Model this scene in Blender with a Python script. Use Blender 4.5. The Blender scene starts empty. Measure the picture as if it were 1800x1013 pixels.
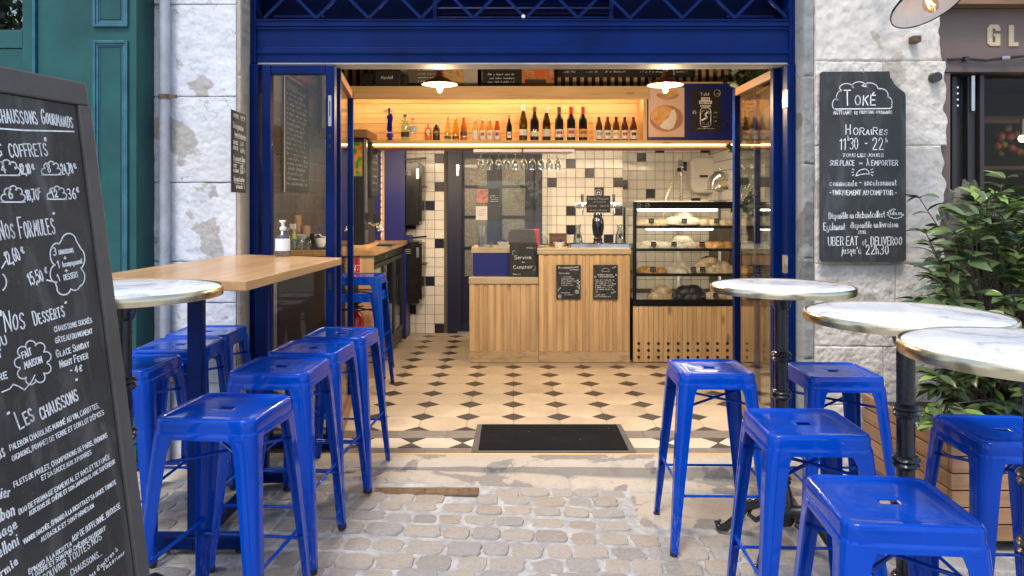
import bpy, math, random
from mathutils import Vector, Matrix, noise as mnoise
R = random.Random(7)
scene = bpy.context.scene
COL = scene.collection
# ---------------------------------------------------------------- camera, sky, sun, exposure
CAMZ, F, HOR = 1.38, 1280.0, 365.0          # eye height (m), focal length and horizon row in the 1800 px photograph
cam_data = bpy.data.cameras.new('camera')
cam = bpy.data.objects.new('camera', cam_data)
COL.objects.link(cam)
cam.location = (0, 0, CAMZ)
cam.rotation_euler = (math.radians(90), 0, 0)
cam_data.sensor_width = 36
cam_data.lens = 36 * F / 1800
cam_data.shift_y = -(506.5 - HOR) / 1800
cam_data.clip_start = 0.05
cam_data.clip_end = 500
scene.camera = cam
world = bpy.data.worlds.new('World')
scene.world = world
world.use_nodes = True
wn = world.node_tree
sky = wn.nodes.new('ShaderNodeTexSky')
sky.sky_type = 'NISHITA'
sky.sun_disc = False
SUN_EL, SUN_AZ = math.radians(63), math.radians(203)
sky.sun_elevation = SUN_EL
sky.sun_rotation = SUN_AZ
sky.dust_density = 2.0
bg = wn.nodes['Background']
wn.links.new(sky.outputs[0], bg.inputs[0])
bg.inputs[1].default_value = 0.15
sun_data = bpy.data.lights.new('sun', 'SUN')
sun_data.energy = 1.25
sun_data.angle = math.radians(15)
sun_data.color = (1.0, 0.97, 0.93)
sun = bpy.data.objects.new('sun', sun_data)
COL.objects.link(sun)
sd = Vector((math.sin(SUN_AZ) * math.cos(SUN_EL), math.cos(SUN_AZ) * math.cos(SUN_EL), math.sin(SUN_EL)))
sun.rotation_euler = sd.to_track_quat('Z', 'Y').to_euler()
vs = scene.view_settings
vs.view_transform = 'Standard'
vs.look = 'None'
vs.exposure = 1.0
vs.gamma = 1
scene.cycles.use_denoising = True
scene.cycles.max_bounces = 8
scene.cycles.transparent_max_bounces = 24
scene.cycles.diffuse_bounces = 4
scene.cycles.glossy_bounces = 4
scene.cycles.sample_clamp_indirect = 6
scene.cycles.caustics_reflective = False
scene.cycles.caustics_refractive = False

# ---------------------------------------------------------------- helpers
def at(px, py, D):
    """point of the place seen at that photo position, D metres in front of the eye"""
    return Vector(((px - 900) * D / F, D, CAMZ - (py - HOR) * D / F))

def ax(px, D): return (px - 900) * D / F
def az(py, D): return CAMZ - (py - HOR) * D / F

class MB:
    def __init__(self): self.v = []; self.f = []
    def add(self, vs, fs):
        o = len(self.v)
        self.v += [tuple(p) for p in vs]
        self.f += [tuple(i + o for i in f) for f in fs]
        return self
    def box(self, x0, x1, y0, y1, z0, z1):
        return self.add([(x, y, z) for z in (z0, z1) for y in (y0, y1) for x in (x0, x1)],
                        [(0, 2, 3, 1), (4, 5, 7, 6), (0, 1, 5, 4), (1, 3, 7, 5), (3, 2, 6, 7), (2, 0, 4, 6)])
    def bar(self, a, b, w, h, up=(0, 0, 1)):
        a, b, up = Vector(a), Vector(b), Vector(up)
        d = (b - a).normalized()
        if abs(d.dot(up)) > .99: up = Vector((0, 1, 0))
        s = d.cross(up).normalized() * w / 2
        t = s.cross(d).normalized() * h / 2
        vs = [p + i * s + j * t for p in (a, b) for i, j in ((-1, -1), (1, -1), (1, 1), (-1, 1))]
        return self.add(vs, [(0, 1, 2, 3), (7, 6, 5, 4), (0, 4, 5, 1), (1, 5, 6, 2), (2, 6, 7, 3), (3, 7, 4, 0)])
    def prism(self, poly, fn, t0, t1):
        """extrude a 2-D outline; fn(u, v, t) gives the point"""
        n = len(poly)
        vs = [fn(u, v, t) for t in (t0, t1) for u, v in poly]
        fs = [tuple(range(n))[::-1], tuple(range(n, 2 * n))] + [(i, (i + 1) % n, n + (i + 1) % n, n + i) for i in range(n)]
        return self.add(vs, fs)
    def lathe(self, prof, c=(0, 0, 0), seg=16, a0=0, a1=2 * math.pi, cap=True):
        cx, cy, cz = c
        full = abs(a1 - a0 - 2 * math.pi) < 1e-6
        m = seg if full else seg + 1
        vs = []
        for r, z in prof:
            for k in range(m):
                a = a0 + (a1 - a0) * k / seg
                vs.append((cx + r * math.cos(a), cy + r * math.sin(a), cz + z))
        fs = []
        for i in range(len(prof) - 1):
            for k in range(seg):
                k2 = (k + 1) % m
                fs.append((i * m + k, i * m + k2, (i + 1) * m + k2, (i + 1) * m + k))
        if full and cap:
            if prof[0][0] > 1e-5: fs.append(tuple(range(m))[::-1])
            if prof[-1][0] > 1e-5: fs.append(tuple(range((len(prof) - 1) * m, len(prof) * m)))
        return self.add(vs, fs)
    def tube(self, pts, r, seg=8):
        pts = [Vector(p) for p in pts]
        n = len(pts)
        rs = r if isinstance(r, (list, tuple)) else [r] * n
        vs = []
        ref = None
        for i, p in enumerate(pts):
            d = (pts[min(i + 1, n - 1)] - pts[max(i - 1, 0)]).normalized()
            if ref is None: ref = Vector((0, 0, 1)) if abs(d.z) < .9 else Vector((1, 0, 0))
            s = d.cross(ref).normalized(); t = d.cross(s)
            ref = s.cross(d)
            for k in range(seg):
                a = 2 * math.pi * k / seg
                vs.append(p + (s * math.cos(a) + t * math.sin(a)) * rs[i])
        fs = [(i * seg + k, i * seg + (k + 1) % seg, (i + 1) * seg + (k + 1) % seg, (i + 1) * seg + k) for i in range(n - 1) for k in range(seg)]
        fs += [tuple(range(seg))[::-1], tuple(range((n - 1) * seg, n * seg))]
        return self.add(vs, fs)
    def ball(self, c, r, seg=12, rings=8, sx=1, sy=1, sz=1):
        o = len(self.v)
        self.lathe([(max(1e-6, r * math.sin(math.pi * i / rings)), -r * math.cos(math.pi * i / rings)) for i in range(rings + 1)], (0, 0, 0), seg)
        self.v[o:] = [(c[0] + x * sx, c[1] + y * sy, c[2] + z * sz) for x, y, z in self.v[o:]]
        return self
    def mesh(self, name, smooth=False):
        me = bpy.data.meshes.new(name)
        me.from_pydata(self.v, [], self.f)
        me.validate()
        if smooth: me.polygons.foreach_set('use_smooth', [True] * len(me.polygons))
        me.update()
        return me
    def build(self, name, mat, parent=None, smooth=False, bevel=0, loc=None, seg=2):
        return obj(name, self.mesh(name, smooth), mat, parent, bevel, loc, smooth, seg)

def obj(name, me, mat, parent=None, bevel=0, loc=None, smooth=False, seg=2):
    o = bpy.data.objects.new(name, me)
    if mat is not None and not me.materials: me.materials.append(mat)
    COL.objects.link(o)
    if parent: o.parent = parent
    if loc is not None: o.location = loc
    if bevel:
        b = o.modifiers.new('bevel', 'BEVEL'); b.width = bevel; b.segments = seg; b.limit_method = 'ANGLE'; b.angle_limit = math.radians(35)
    if smooth:
        e = o.modifiers.new('edge', 'EDGE_SPLIT'); e.split_angle = math.radians(42); e.use_edge_sharp = False
    return o

def tag(o, label=None, cat=None, group=None, kind=None):
    if label: o['label'] = label
    if cat: o['category'] = cat
    if group: o['group'] = group
    if kind: o['kind'] = kind
    return o

def thing(name, label, cat, loc=(0, 0, 0), rz=0, group=None):
    o = bpy.data.objects.new(name, None)
    o.empty_display_size = .1
    COL.objects.link(o)
    o.location = loc
    o.rotation_euler = (0, 0, rz)
    return tag(o, label, cat, group)

def copy_tree(o, parent=None):
    c = o.copy(); COL.objects.link(c); c.parent = parent
    for ch in list(o.children): copy_tree(ch, c)
    return c

def structure(name, mb, mat, smooth=False, bevel=0):
    return tag(mb.build(name, mat, None, smooth, bevel), kind='structure')

# ---------------------------------------------------------------- materials
def lin(h):
    c = [int(h[i:i + 2], 16) / 255 for i in (0, 2, 4)]
    return tuple(x / 12.92 if x <= .04045 else ((x + .055) / 1.055) ** 2.4 for x in c)

class NT:
    def __init__(self, name):
        self.m = bpy.data.materials.new(name); self.m.use_nodes = True
        self.t = self.m.node_tree; self.p = self.t.nodes['Principled BSDF']
    def n(self, ty, **kw):
        x = self.t.nodes.new('ShaderNode' + ty)
        for k, v in kw.items(): setattr(x, k, v)
        return x
    def l(self, a, b): self.t.links.new(a, b)
    def coord(self, scale=(1, 1, 1), rand=True):
        tc = self.n('TexCoord'); mp = self.n('Mapping')
        mp.inputs['Scale'].default_value = scale
        if rand:
            oi = self.n('ObjectInfo'); mu = self.n('VectorMath', operation='MULTIPLY_ADD')
            mu.inputs[1].default_value = (31, 47, 59)
            self.l(oi.outputs['Random'], mu.inputs[0]); self.l(tc.outputs['Object'], mu.inputs[2]); self.l(mu.outputs[0], mp.inputs[0])
        else: self.l(tc.outputs['Object'], mp.inputs[0])
        return mp.outputs[0]
    def noise(self, co, scale, detail=5, rough=.6, dist=0):
        x = self.n('TexNoise'); x.inputs['Scale'].default_value = scale; x.inputs['Detail'].default_value = detail
        x.inputs['Roughness'].default_value = rough; x.inputs['Distortion'].default_value = dist
        self.l(co, x.inputs['Vector']); return x.outputs[0]
    def ramp(self, fac, stops):
        x = self.n('ValToRGB'); e = x.color_ramp.elements
        while len(e) < len(stops): e.new(.5)
        for el, (p, c) in zip(e, stops):
            el.position = p; el.color = (*c, 1) if len(c) == 3 else c
        self.l(fac, x.inputs[0]); return x.outputs[0]
    def mix(self, fac, a, b, mode='MIX'):
        x = self.n('MixRGB', blend_type=mode)
        for i, s in ((0, fac), (1, a), (2, b)):
            if hasattr(s, 'links'): self.l(s, x.inputs[i])
            elif i == 0: x.inputs[0].default_value = s
            else: x.inputs[i].default_value = (*s, 1)
        return x.outputs[0]
    def math(self, op, a, b=0):
        x = self.n('Math', operation=op)
        for i, s in ((0, a), (1, b)):
            if hasattr(s, 'links'): self.l(s, x.inputs[i])
            else: x.inputs[i].default_value = s
        return x.outputs[0]
    def vary(self, col, amount):
        """brightness that differs from object to object"""
        oi = self.n('ObjectInfo'); hs = self.n('HueSaturation')
        mr = self.n('MapRange'); mr.inputs[3].default_value = 1 - amount; mr.inputs[4].default_value = 1 + amount
        self.l(oi.outputs['Random'], mr.inputs[0]); self.l(mr.outputs[0], hs.inputs['Value']); self.l(col, hs.inputs['Color'])
        return hs.outputs[0]
    def bump(self, h, strength, dist=.01):
        b = self.n('Bump'); b.inputs['Strength'].default_value = strength; b.inputs['Distance'].default_value = dist
        self.l(h, b.inputs['Height']); self.l(b.outputs[0], self.p.inputs['Normal'])
    def done(self, col=None, rough=.5, metal=0, coat=0, spec=.5, **kw):
        if col is not None:
            if hasattr(col, 'links'): self.l(col, self.p.inputs['Base Color'])
            else: self.p.inputs['Base Color'].default_value = (*col, 1)
        if hasattr(rough, 'links'): self.l(rough, self.p.inputs['Roughness'])
        else: self.p.inputs['Roughness'].default_value = rough
        self.p.inputs['Metallic'].default_value = metal
        self.p.inputs['Coat Weight'].default_value = coat
        self.p.inputs['Coat Roughness'].default_value = .04
        self.p.inputs['Specular IOR Level'].default_value = spec
        for k, v in kw.items(): self.p.inputs[k].default_value = v
        return self.m

def M(name, col, rough=.5, metal=0, var=.08, vscale=6, bump=0, bscale=60, rand=0, coat=0, spec=.5, rvar=.1, bdist=.004):
    t = NT(name); co = t.coord()
    n = t.noise(co, vscale)
    c = t.ramp(n, [(.3, tuple(x * (1 - var) for x in col)), (.7, tuple(min(1, x * (1 + var)) for x in col))])
    if rand: c = t.vary(c, rand)
    r = t.n('MapRange'); r.inputs[3].default_value = max(.02, rough - rvar); r.inputs[4].default_value = min(1, rough + rvar)
    t.l(t.noise(co, vscale * 3), r.inputs[0])
    if bump: t.bump(t.noise(co, bscale, 6), bump, bdist)
    return t.done(c, r.outputs[0], metal, coat, spec)

def wood(name, light, dark, axis='z', knots=.5, rough=.5, fine=28, rand=.12, coat=0):
    t = NT(name)
    s = {'x': (1.2, fine, fine), 'y': (fine, 1.2, fine), 'z': (fine, fine, 1.2)}[axis]
    co = t.coord(s)
    n = t.noise(co, 1.0, 6, .62, .35)
    c = t.ramp(n, [(.28, dark), (.46, tuple(a * .45 + b * .55 for a, b in zip(dark, light))), (.66, light)])
    s2 = {'x': (3, 9, 9), 'y': (9, 3, 9), 'z': (9, 9, 3)}[axis]
    co2 = t.coord(s2)
    broad = t.ramp(t.noise(co2, .5, 3), [(.3, (.82, .78, .72)), (.7, (1.12, 1.1, 1.08))])
    c = t.mix(.8, c, broad, 'MULTIPLY')
    if knots:
        v = t.n('TexVoronoi'); v.inputs['Scale'].default_value = .8
        t.l(co2, v.inputs['Vector'])
        k = t.ramp(v.outputs['Distance'], [(.07, (1, 1, 1)), (.16, (0, 0, 0))])
        c = t.mix(t.math('MULTIPLY', k, knots), c, tuple(x * .35 for x in dark))
    c = t.vary(c, rand)
    t.bump(n, .25, .003)
    return t.done(c, rough, 0, coat)

def emit(name, col, strength):
    t = NT(name)
    return t.done(col, .5, **{'Emission Color': (*col, 1), 'Emission Strength': strength})

def pane(name, tint=(.93, .96, .95), ior=1.5, rough=0.0, base=0.0, power=4.0):
    """thin clear glass: lets light through, mirrors by Fresnel"""
    m = bpy.data.materials.new(name); m.use_nodes = True; t = m.node_tree
    t.nodes.clear()
    o = t.nodes.new('ShaderNodeOutputMaterial'); mx = t.nodes.new('ShaderNodeMixShader')
    tr = t.nodes.new('ShaderNodeBsdfTransparent'); gl = t.nodes.new('ShaderNodeBsdfGlossy'); fr = t.nodes.new('ShaderNodeLayerWeight')
    tr.inputs[0].default_value = (*tint, 1); gl.inputs['Roughness'].default_value = rough; fr.inputs[0].default_value = .5
    pw = t.nodes.new('ShaderNodeMath'); pw.operation = 'POWER'; pw.inputs[1].default_value = power
    ml = t.nodes.new('ShaderNodeMath'); ml.operation = 'MULTIPLY'; ml.inputs[1].default_value = .8
    t.links.new(fr.outputs['Facing'], pw.inputs[0]); t.links.new(pw.outputs[0], ml.inputs[0])
    base += ((ior - 1) / (ior + 1)) ** 2
    ad = t.nodes.new('ShaderNodeMath'); ad.operation = 'ADD'; ad.use_clamp = True; ad.inputs[1].default_value = base
    t.links.new(ml.outputs[0], ad.inputs[0]); t.links.new(ad.outputs[0], mx.inputs[0])
    t.links.new(tr.outputs[0], mx.inputs[1]); t.links.new(gl.outputs[0], mx.inputs[2]); t.links.new(mx.outputs[0], o.inputs[0])
    return m

def enamel():
    t = NT('stool_blue_enamel'); co = t.coord()
    c = t.ramp(t.noise(co, 5), [(.3, (.0, .045, .36)), (.7, (.0, .053, .41))])
    c = t.vary(c, .06)
    sp = t.n('TexVoronoi'); sp.inputs['Scale'].default_value = 42; t.l(co, sp.inputs['Vector'])
    chip = t.math('MULTIPLY', t.ramp(sp.outputs['Distance'], [(.06, (1, 1, 1)), (.10, (0, 0, 0))]), t.ramp(t.noise(co, 9, 2), [(.60, (0, 0, 0)), (.66, (1, 1, 1))]))
    c = t.mix(t.math('MULTIPLY', chip, .55), c, (.30, .32, .36))
    sc = t.noise(t.coord((4, 60, 60)), 3, 4, .7)
    dust = t.noise(co, 13, 6, .7)
    c = t.mix(t.ramp(dust, [(.55, (0, 0, 0)), (.85, (.06, .06, .06))]), c, (.30, .33, .40))
    tc = t.n('TexCoord'); sx_n = t.n('SeparateXYZ'); t.l(tc.outputs['Object'], sx_n.inputs[0])
    low = t.n('MapRange'); low.inputs[1].default_value = .30; low.inputs[2].default_value = .0; t.l(sx_n.outputs['Z'], low.inputs[0])
    scuff = t.math('MULTIPLY', t.ramp(t.noise(t.coord((30, 30, 9)), 3, 5, .7), [(.52, (0, 0, 0)), (.68, (1, 1, 1))]), t.math('MULTIPLY', low.outputs[0], .55))
    c = t.mix(scuff, c, (.30, .30, .31))
    r = t.math('ADD', t.ramp(sc, [(.45, (.10,) * 3), (.72, (.26,) * 3)]), t.math('MULTIPLY', t.ramp(dust, [(.45, (0, 0, 0)), (.8, (1, 1, 1))]), .12))
    return t.done(c, r, 0, .42, .08)
stool_blue = enamel()
navy = M('navy_paint', (.0, .011, .085), .34, 0, .30, 3.5, .12, 45, 0, 0, .12)
navy_panel = M('navy_panel', (.006, .012, .15), .45, 0, .06, 3)
green_paint = M('green_paint', (.017, .088, .084), .45, 0, .26, 3, .18, 25, 0, 0, .3)
blue_green_trim = M('weathered_trim', (.026, .115, .155), .4, 0, .3, 9, .2, 30)
black_metal = M('black_iron', (.010, .011, .013), .28, 0, .3, 20, .15, 80, 0, .3)
black_plastic = M('black_plastic', (.012, .012, .013), .4)
dark_metal = M('dark_metal', (.05, .05, .053), .4, .6)
rubber = M('rubber', (.02, .02, .022), .75)
chrome = M('chrome', (.75, .75, .74), .12, 1, .05)
steel = M('brushed_steel', (.5, .5, .5), .32, 1)
brass = M('brass', (.70, .60, .40), .24, 1, .12, 14, .04, 60)
def blackboard(name, col, smear=.3):
    t = NT(name); co = t.coord(); n = t.noise(co, 5, 5)
    c = t.ramp(n, [(.3, tuple(x * .75 for x in col)), (.7, tuple(x * 1.25 for x in col))])
    w = t.noise(t.coord((9, 9, 2.2)), 1.3, 6, .6, 1.2)
    c = t.mix(t.ramp(w, [(.50, (0, 0, 0)), (.80, (smear,) * 3)]), c, (.30, .30, .29))
    c = t.mix(t.ramp(t.noise(co, 90, 4, .7), [(.60, (0, 0, 0)), (.80, (.18,) * 3)]), c, (.35, .35, .34))
    return t.done(c, .62, 0, 0, .3)
slate = blackboard('chalk_slate', (.026, .027, .027), .12)
board_grey = blackboard('worn_blackboard', (.046, .043, .040), .34)
board_frame = M('grey_board_frame', (.075, .068, .063), .55, 0, .22, 7, .15, 40)
def chalk_mat(name, col, lo):
    t = NT(name); co = t.coord(rand=False)
    f = t.noise(co, 260, 4, .75); m = t.noise(co, 14, 3)
    k = t.math('ADD', t.math('MULTIPLY', f, .7), t.math('MULTIPLY', m, .5))
    return t.done(t.ramp(k, [(.42, tuple(x * lo for x in col)), (.60, col)]), .95, 0, 0, .05)
chalk = chalk_mat('chalk_marks', (.88, .89, .88), .42)
chalk_dim = chalk_mat('chalk_faint', (.42, .42, .42), .5)
white_paint = M('white_paint', (.75, .74, .72), .4)
white_plastic = M('white_plastic', (.74, .72, .66), .35)
cream_card = M('cream_card', (.8, .72, .66), .7)
pine = wood('pine_slat', (.68, .47, .24), (.47, .28, .12), 'z', .8)
pine_x = wood('pine_board', (.66, .45, .22), (.46, .27, .11), 'x', .8)
beech_y = wood('beech_table', (.54, .33, .155), (.38, .215, .09), 'y', .15, .38, 22, .03, .25)
planter_wood = wood('planter_wood', (.42, .24, .12), (.24, .12, .055), 'x', .3, .55)
planter_wood_y = wood('planter_wood_side', (.40, .23, .12), (.22, .11, .05), 'y', .3, .55)
counter_edge = M('laminate_edge', (.46, .36, .22), .4, 0, .1, 10)
old_oak = wood('old_oak', (.26, .15, .08), (.12, .06, .03), 'x', .3)
grout = M('floor_grout', (.20, .155, .11), .8, 0, .3, 8)
wall_grout = M('wall_grout', (.12, .10, .08), .8)
tile_cream = M('glazed_cream', (.78, .74, .66), .25, 0, .05, 14, .03, 20, .05, .1)
tile_dark = M('glazed_navy', (.008, .008, .024), .3, 0, .1, 14, .03, 20, .1, 0)
def pile_mat():
    t = NT('doormat_pile'); co = t.coord(rand=False)
    f = t.noise(co, 420, 3, .7); m = t.noise(co, 7, 5)
    c = t.ramp(f, [(.35, (.003, .003, .0035)), (.7, (.016, .0165, .018))])
    c = t.mix(t.ramp(m, [(.45, (0, 0, 0)), (.8, (.35, .35, .35))]), c, (.026, .025, .023))
    v = t.n('TexVoronoi'); v.inputs['Scale'].default_value = 24; t.l(co, v.inputs['Vector'])
    cr = t.math('MULTIPLY', t.ramp(v.outputs['Distance'], [(.06, (1, 1, 1)), (.09, (0, 0, 0))]), t.ramp(t.noise(co, 16, 2), [(.58, (0, 0, 0)), (.62, (1, 1, 1))]))
    c = t.mix(cr, c, (.42, .38, .32))
    t.bump(f, .8, .006)
    return t.done(c, .95, 0, 0, .1)
mat_rubber = pile_mat()
rust = M('rusted_iron', (.16, .10, .06), .65, .4, .4, 30, .4, 150)
glass = pane('window_glass', (.92, .94, .93), 1.36)
case_glass = pane('case_glass', (.97, .98, .98), 1.3)
acrylic = pane('acrylic', (.94, .96, .95), 1.5, 0, .02)
clear_glass = pane('drinking_glass', (.88, .90, .90), 1.5, .06, .12, 1.6)
bulb_warm = emit('bulb_glow', (1.0, .60, .22), 13)
led_warm = emit('led_warm', (1.0, .66, .30), 5)
led_shelf = emit('led_shelf', (1.0, .74, .42), 15)
led_white = emit('led_white', (1.0, .90, .72), 9)
terracotta = M('copper_shade', (.36, .15, .06), .35, .5, .15)
shade_white = M('enamel_white', (.88, .87, .85), .3)
shade_cream = M('enamel_cream', (.24, .17, .10), .5)
leaf_dark = M('leaf_dark', (.022, .055, .018), .35, 0, .3, 30, 0, 60, .35)

def tile_floor_mat(name, col, dirt):
    t = NT(name); co = t.coord()
    n = t.noise(co, 3.5, 7, .65); n2 = t.noise(co, 22, 6, .7)
    c = t.ramp(n, [(.3, tuple(x * .80 for x in col)), (.55, col), (.75, tuple(min(1, x * 1.12) for x in col))])
    c = t.mix(t.ramp(n2, [(.56, (0, 0, 0)), (.72, (.55, .55, .55))]), c, dirt)
    c = t.vary(c, .10)
    t.bump(n2, .12, .002)
    return t.done(c, t.ramp(n, [(.3, (.28,) * 3), (.7, (.5,) * 3)]), 0, .0)
tile_buff = tile_floor_mat('cement_tile_buff', (.46, .365, .255), (.27, .21, .14))
tile_pale = tile_floor_mat('cement_tile_pale', (.54, .46, .35), (.32, .25, .18))
tile_coal = tile_floor_mat('cement_tile_dark', (.042, .033, .026), (.10, .078, .06))
tile_grey = tile_floor_mat('cement_tile_grey', (.16, .135, .115), (.32, .27, .22))

def marble_mat():
    t = NT('white_marble'); co = t.coord((1, 1, 1))
    d = t.noise(co, 2.2, 5, .6, .8)
    v1 = t.ramp(t.math('ABSOLUTE', t.math('SUBTRACT', d, .5)), [(.0, (.6, .6, .6)), (.016, (.22, .22, .22)), (.05, (0, 0, 0))])
    d2 = t.noise(co, 5.5, 6, .65, 1.2)
    v2 = t.ramp(t.math('ABSOLUTE', t.math('SUBTRACT', d2, .47)), [(.0, (.35, .35, .35)), (.014, (0, 0, 0))])
    cl = t.ramp(t.noise(co, 1.6, 4), [(.3, (.87, .89, .93)), (.65, (.78, .82, .89))])
    c = t.mix(v1, cl, (.22, .26, .36)); c = t.mix(v2, c, (.40, .44, .52))
    return t.done(c, .16, 0, .0, .35)
marble = marble_mat()

def stone_mat(name, pale, patch, warm, patch_lo=.60, joint=.3):
    """limewashed stone: pale coat, bare plaster where it has come off, fine pits"""
    t = NT(name); co = t.coord(rand=True)
    big = t.noise(co, 3.2, 5, .5, .3); mid = t.noise(co, 9, 7, .7); fine = t.noise(co, 55, 6, .75)
    c = t.ramp(mid, [(.28, tuple(x * .76 for x in pale)), (.5, pale), (.8, tuple(min(.93, x * 1.06) for x in pale))])
    c = t.mix(t.ramp(t.noise(co, 1.3, 3), [(.35, (0, 0, 0)), (.7, (.6, .6, .6))]), c, warm)
    msk = t.ramp(big, [(patch_lo, (0, 0, 0)), (patch_lo + .015, (1, 1, 1))])
    c = t.mix(msk, c, t.ramp(fine, [(.3, tuple(x * .75 for x in patch)), (.7, tuple(x * 1.15 for x in patch))]))
    c = t.mix(t.ramp(fine, [(.56, (0, 0, 0)), (.74, (.55, .55, .55))]), c, tuple(x * .60 for x in patch))
    vo = t.n('TexVoronoi', feature='DISTANCE_TO_EDGE'); vo.inputs['Scale'].default_value = 3.2
    wv = t.n('VectorMath', operation='MULTIPLY_ADD'); wv.inputs[1].default_value = (.35, .35, .35)
    nn_ = t.n('TexNoise'); nn_.inputs['Scale'].default_value = 7; nn_.inputs['Detail'].default_value = 5
    t.l(co, nn_.inputs['Vector']); t.l(nn_.outputs['Color'], wv.inputs[0]); t.l(co, wv.inputs[2]); t.l(wv.outputs[0], vo.inputs['Vector'])
    crack = t.math('MULTIPLY', t.ramp(vo.outputs['Distance'], [(.0, (1, 1, 1)), (.010, (0, 0, 0))]), t.ramp(t.noise(co, 2.2, 2), [(.50, (0, 0, 0)), (.60, (.8, .8, .8))]))
    c = t.mix(crack, c, tuple(x * .45 for x in patch))
    h = t.math('ADD', t.math('MULTIPLY', mid, .6), t.math('MULTIPLY', fine, .6))
    t.bump(h, .30, .009)
    return t.done(c, .9, 0, 0, .2)
limewash = stone_mat('limewashed_stone_cool', (.68, .71, .74), (.46, .44, .40), (.68, .68, .66), .60)
rough_stone = stone_mat('limewashed_stone_warm', (.70, .65, .57), (.50, .44, .36), (.60, .53, .44), .60)
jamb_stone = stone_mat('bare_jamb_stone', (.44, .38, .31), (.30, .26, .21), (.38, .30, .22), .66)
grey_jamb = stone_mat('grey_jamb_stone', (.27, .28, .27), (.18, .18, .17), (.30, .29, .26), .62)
slab_stone = stone_mat('limestone_slab', (.42, .37, .31), (.24, .22, .20), (.34, .29, .23), .56)

def cobble_mat():
    t = NT('worn_cobble'); co = t.coord()
    n = t.noise(co, 14, 7, .7); big = t.noise(co, 5, 3)
    oi = t.n('ObjectInfo')
    base = t.ramp(oi.outputs['Random'], [(0, (.15, .15, .155)), (.25, (.25, .205, .16)), (.5, (.28, .25, .215)), (.7, (.19, .19, .20)), (.85, (.30, .26, .215)), (1, (.24, .225, .205))])
    c = t.mix(t.ramp(n, [(.35, (0, 0, 0)), (.75, (.75, .75, .75))]), base, (.36, .34, .315))
    c = t.mix(t.ramp(big, [(.5, (0, 0, 0)), (.8, (.5, .5, .5))]), c, (.17, .15, .13))
    t.bump(n, .4, .006)
    return t.done(c, .62, 0, 0, .4)
cobble_stone = cobble_mat()
def mortar_mat():
    t = NT('street_mortar'); co = t.coord(rand=False)
    n = t.noise(co, 10, 7, .7); f = t.noise(co, 60, 5, .7)
    c = t.ramp(n, [(.3, (.20, .20, .20)), (.5, (.34, .34, .342)), (.7, (.50, .507, .515))])
    c = t.mix(t.ramp(f, [(.55, (0, 0, 0)), (.75, (.6, .6, .6))]), c, (.24, .22, .20))
    t.bump(t.math('ADD', n, t.math('MULTIPLY', f, .5)), .6, .012)
    return t.done(c, .85, 0, 0, .3)
mortar = mortar_mat()

def pastry_mat(name, col, col2):
    t = NT(name); co = t.coord()
    c = t.ramp(t.noise(co, 26, 6, .7), [(.34, tuple(x * .75 for x in col2)), (.48, col2), (.62, col)])
    c = t.vary(c, .12)
    t.bump(t.noise(co, 60, 4), .3, .003)
    return t.done(c, .5)
dough_pale = pastry_mat('dough_pale', (.66, .55, .38), (.50, .36, .19))
dough_grey = pastry_mat('dough_floured', (.60, .56, .45), (.44, .39, .28))
dough_gold = pastry_mat('dough_golden', (.62, .36, .12), (.44, .20, .05))
dough_black = pastry_mat('dough_charcoal', (.035, .035, .038), (.015, .015, .017))

def leaf_mat(name, a, b):
    t = NT(name); co = t.coord()
    c = t.vary(t.ramp(t.noise(co, 7, 3), [(.3, a), (.7, b)]), .30)
    m = t.done(c, .30, 0, .15)
    t.p.inputs['Transmission Weight'].default_value = 0
    t.p.inputs['Subsurface Weight'].default_value = 0
    return m
leaf_green = leaf_mat('laurel_leaf', (.07, .11, .04), (.13, .18, .065))
leaf_new = leaf_mat('laurel_new_leaf', (.14, .22, .045), (.22, .31, .07))
leaf_blue = leaf_mat('laurel_old_leaf', (.04, .085, .05), (.07, .13, .075))
bark = M('bark', (.10, .07, .05), .8, 0, .3, 20, .5, 40)
moss_rock = stone_mat('mossy_rock', (.15, .145, .125), (.08, .09, .05), (.13, .12, .10), .5)
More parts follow.
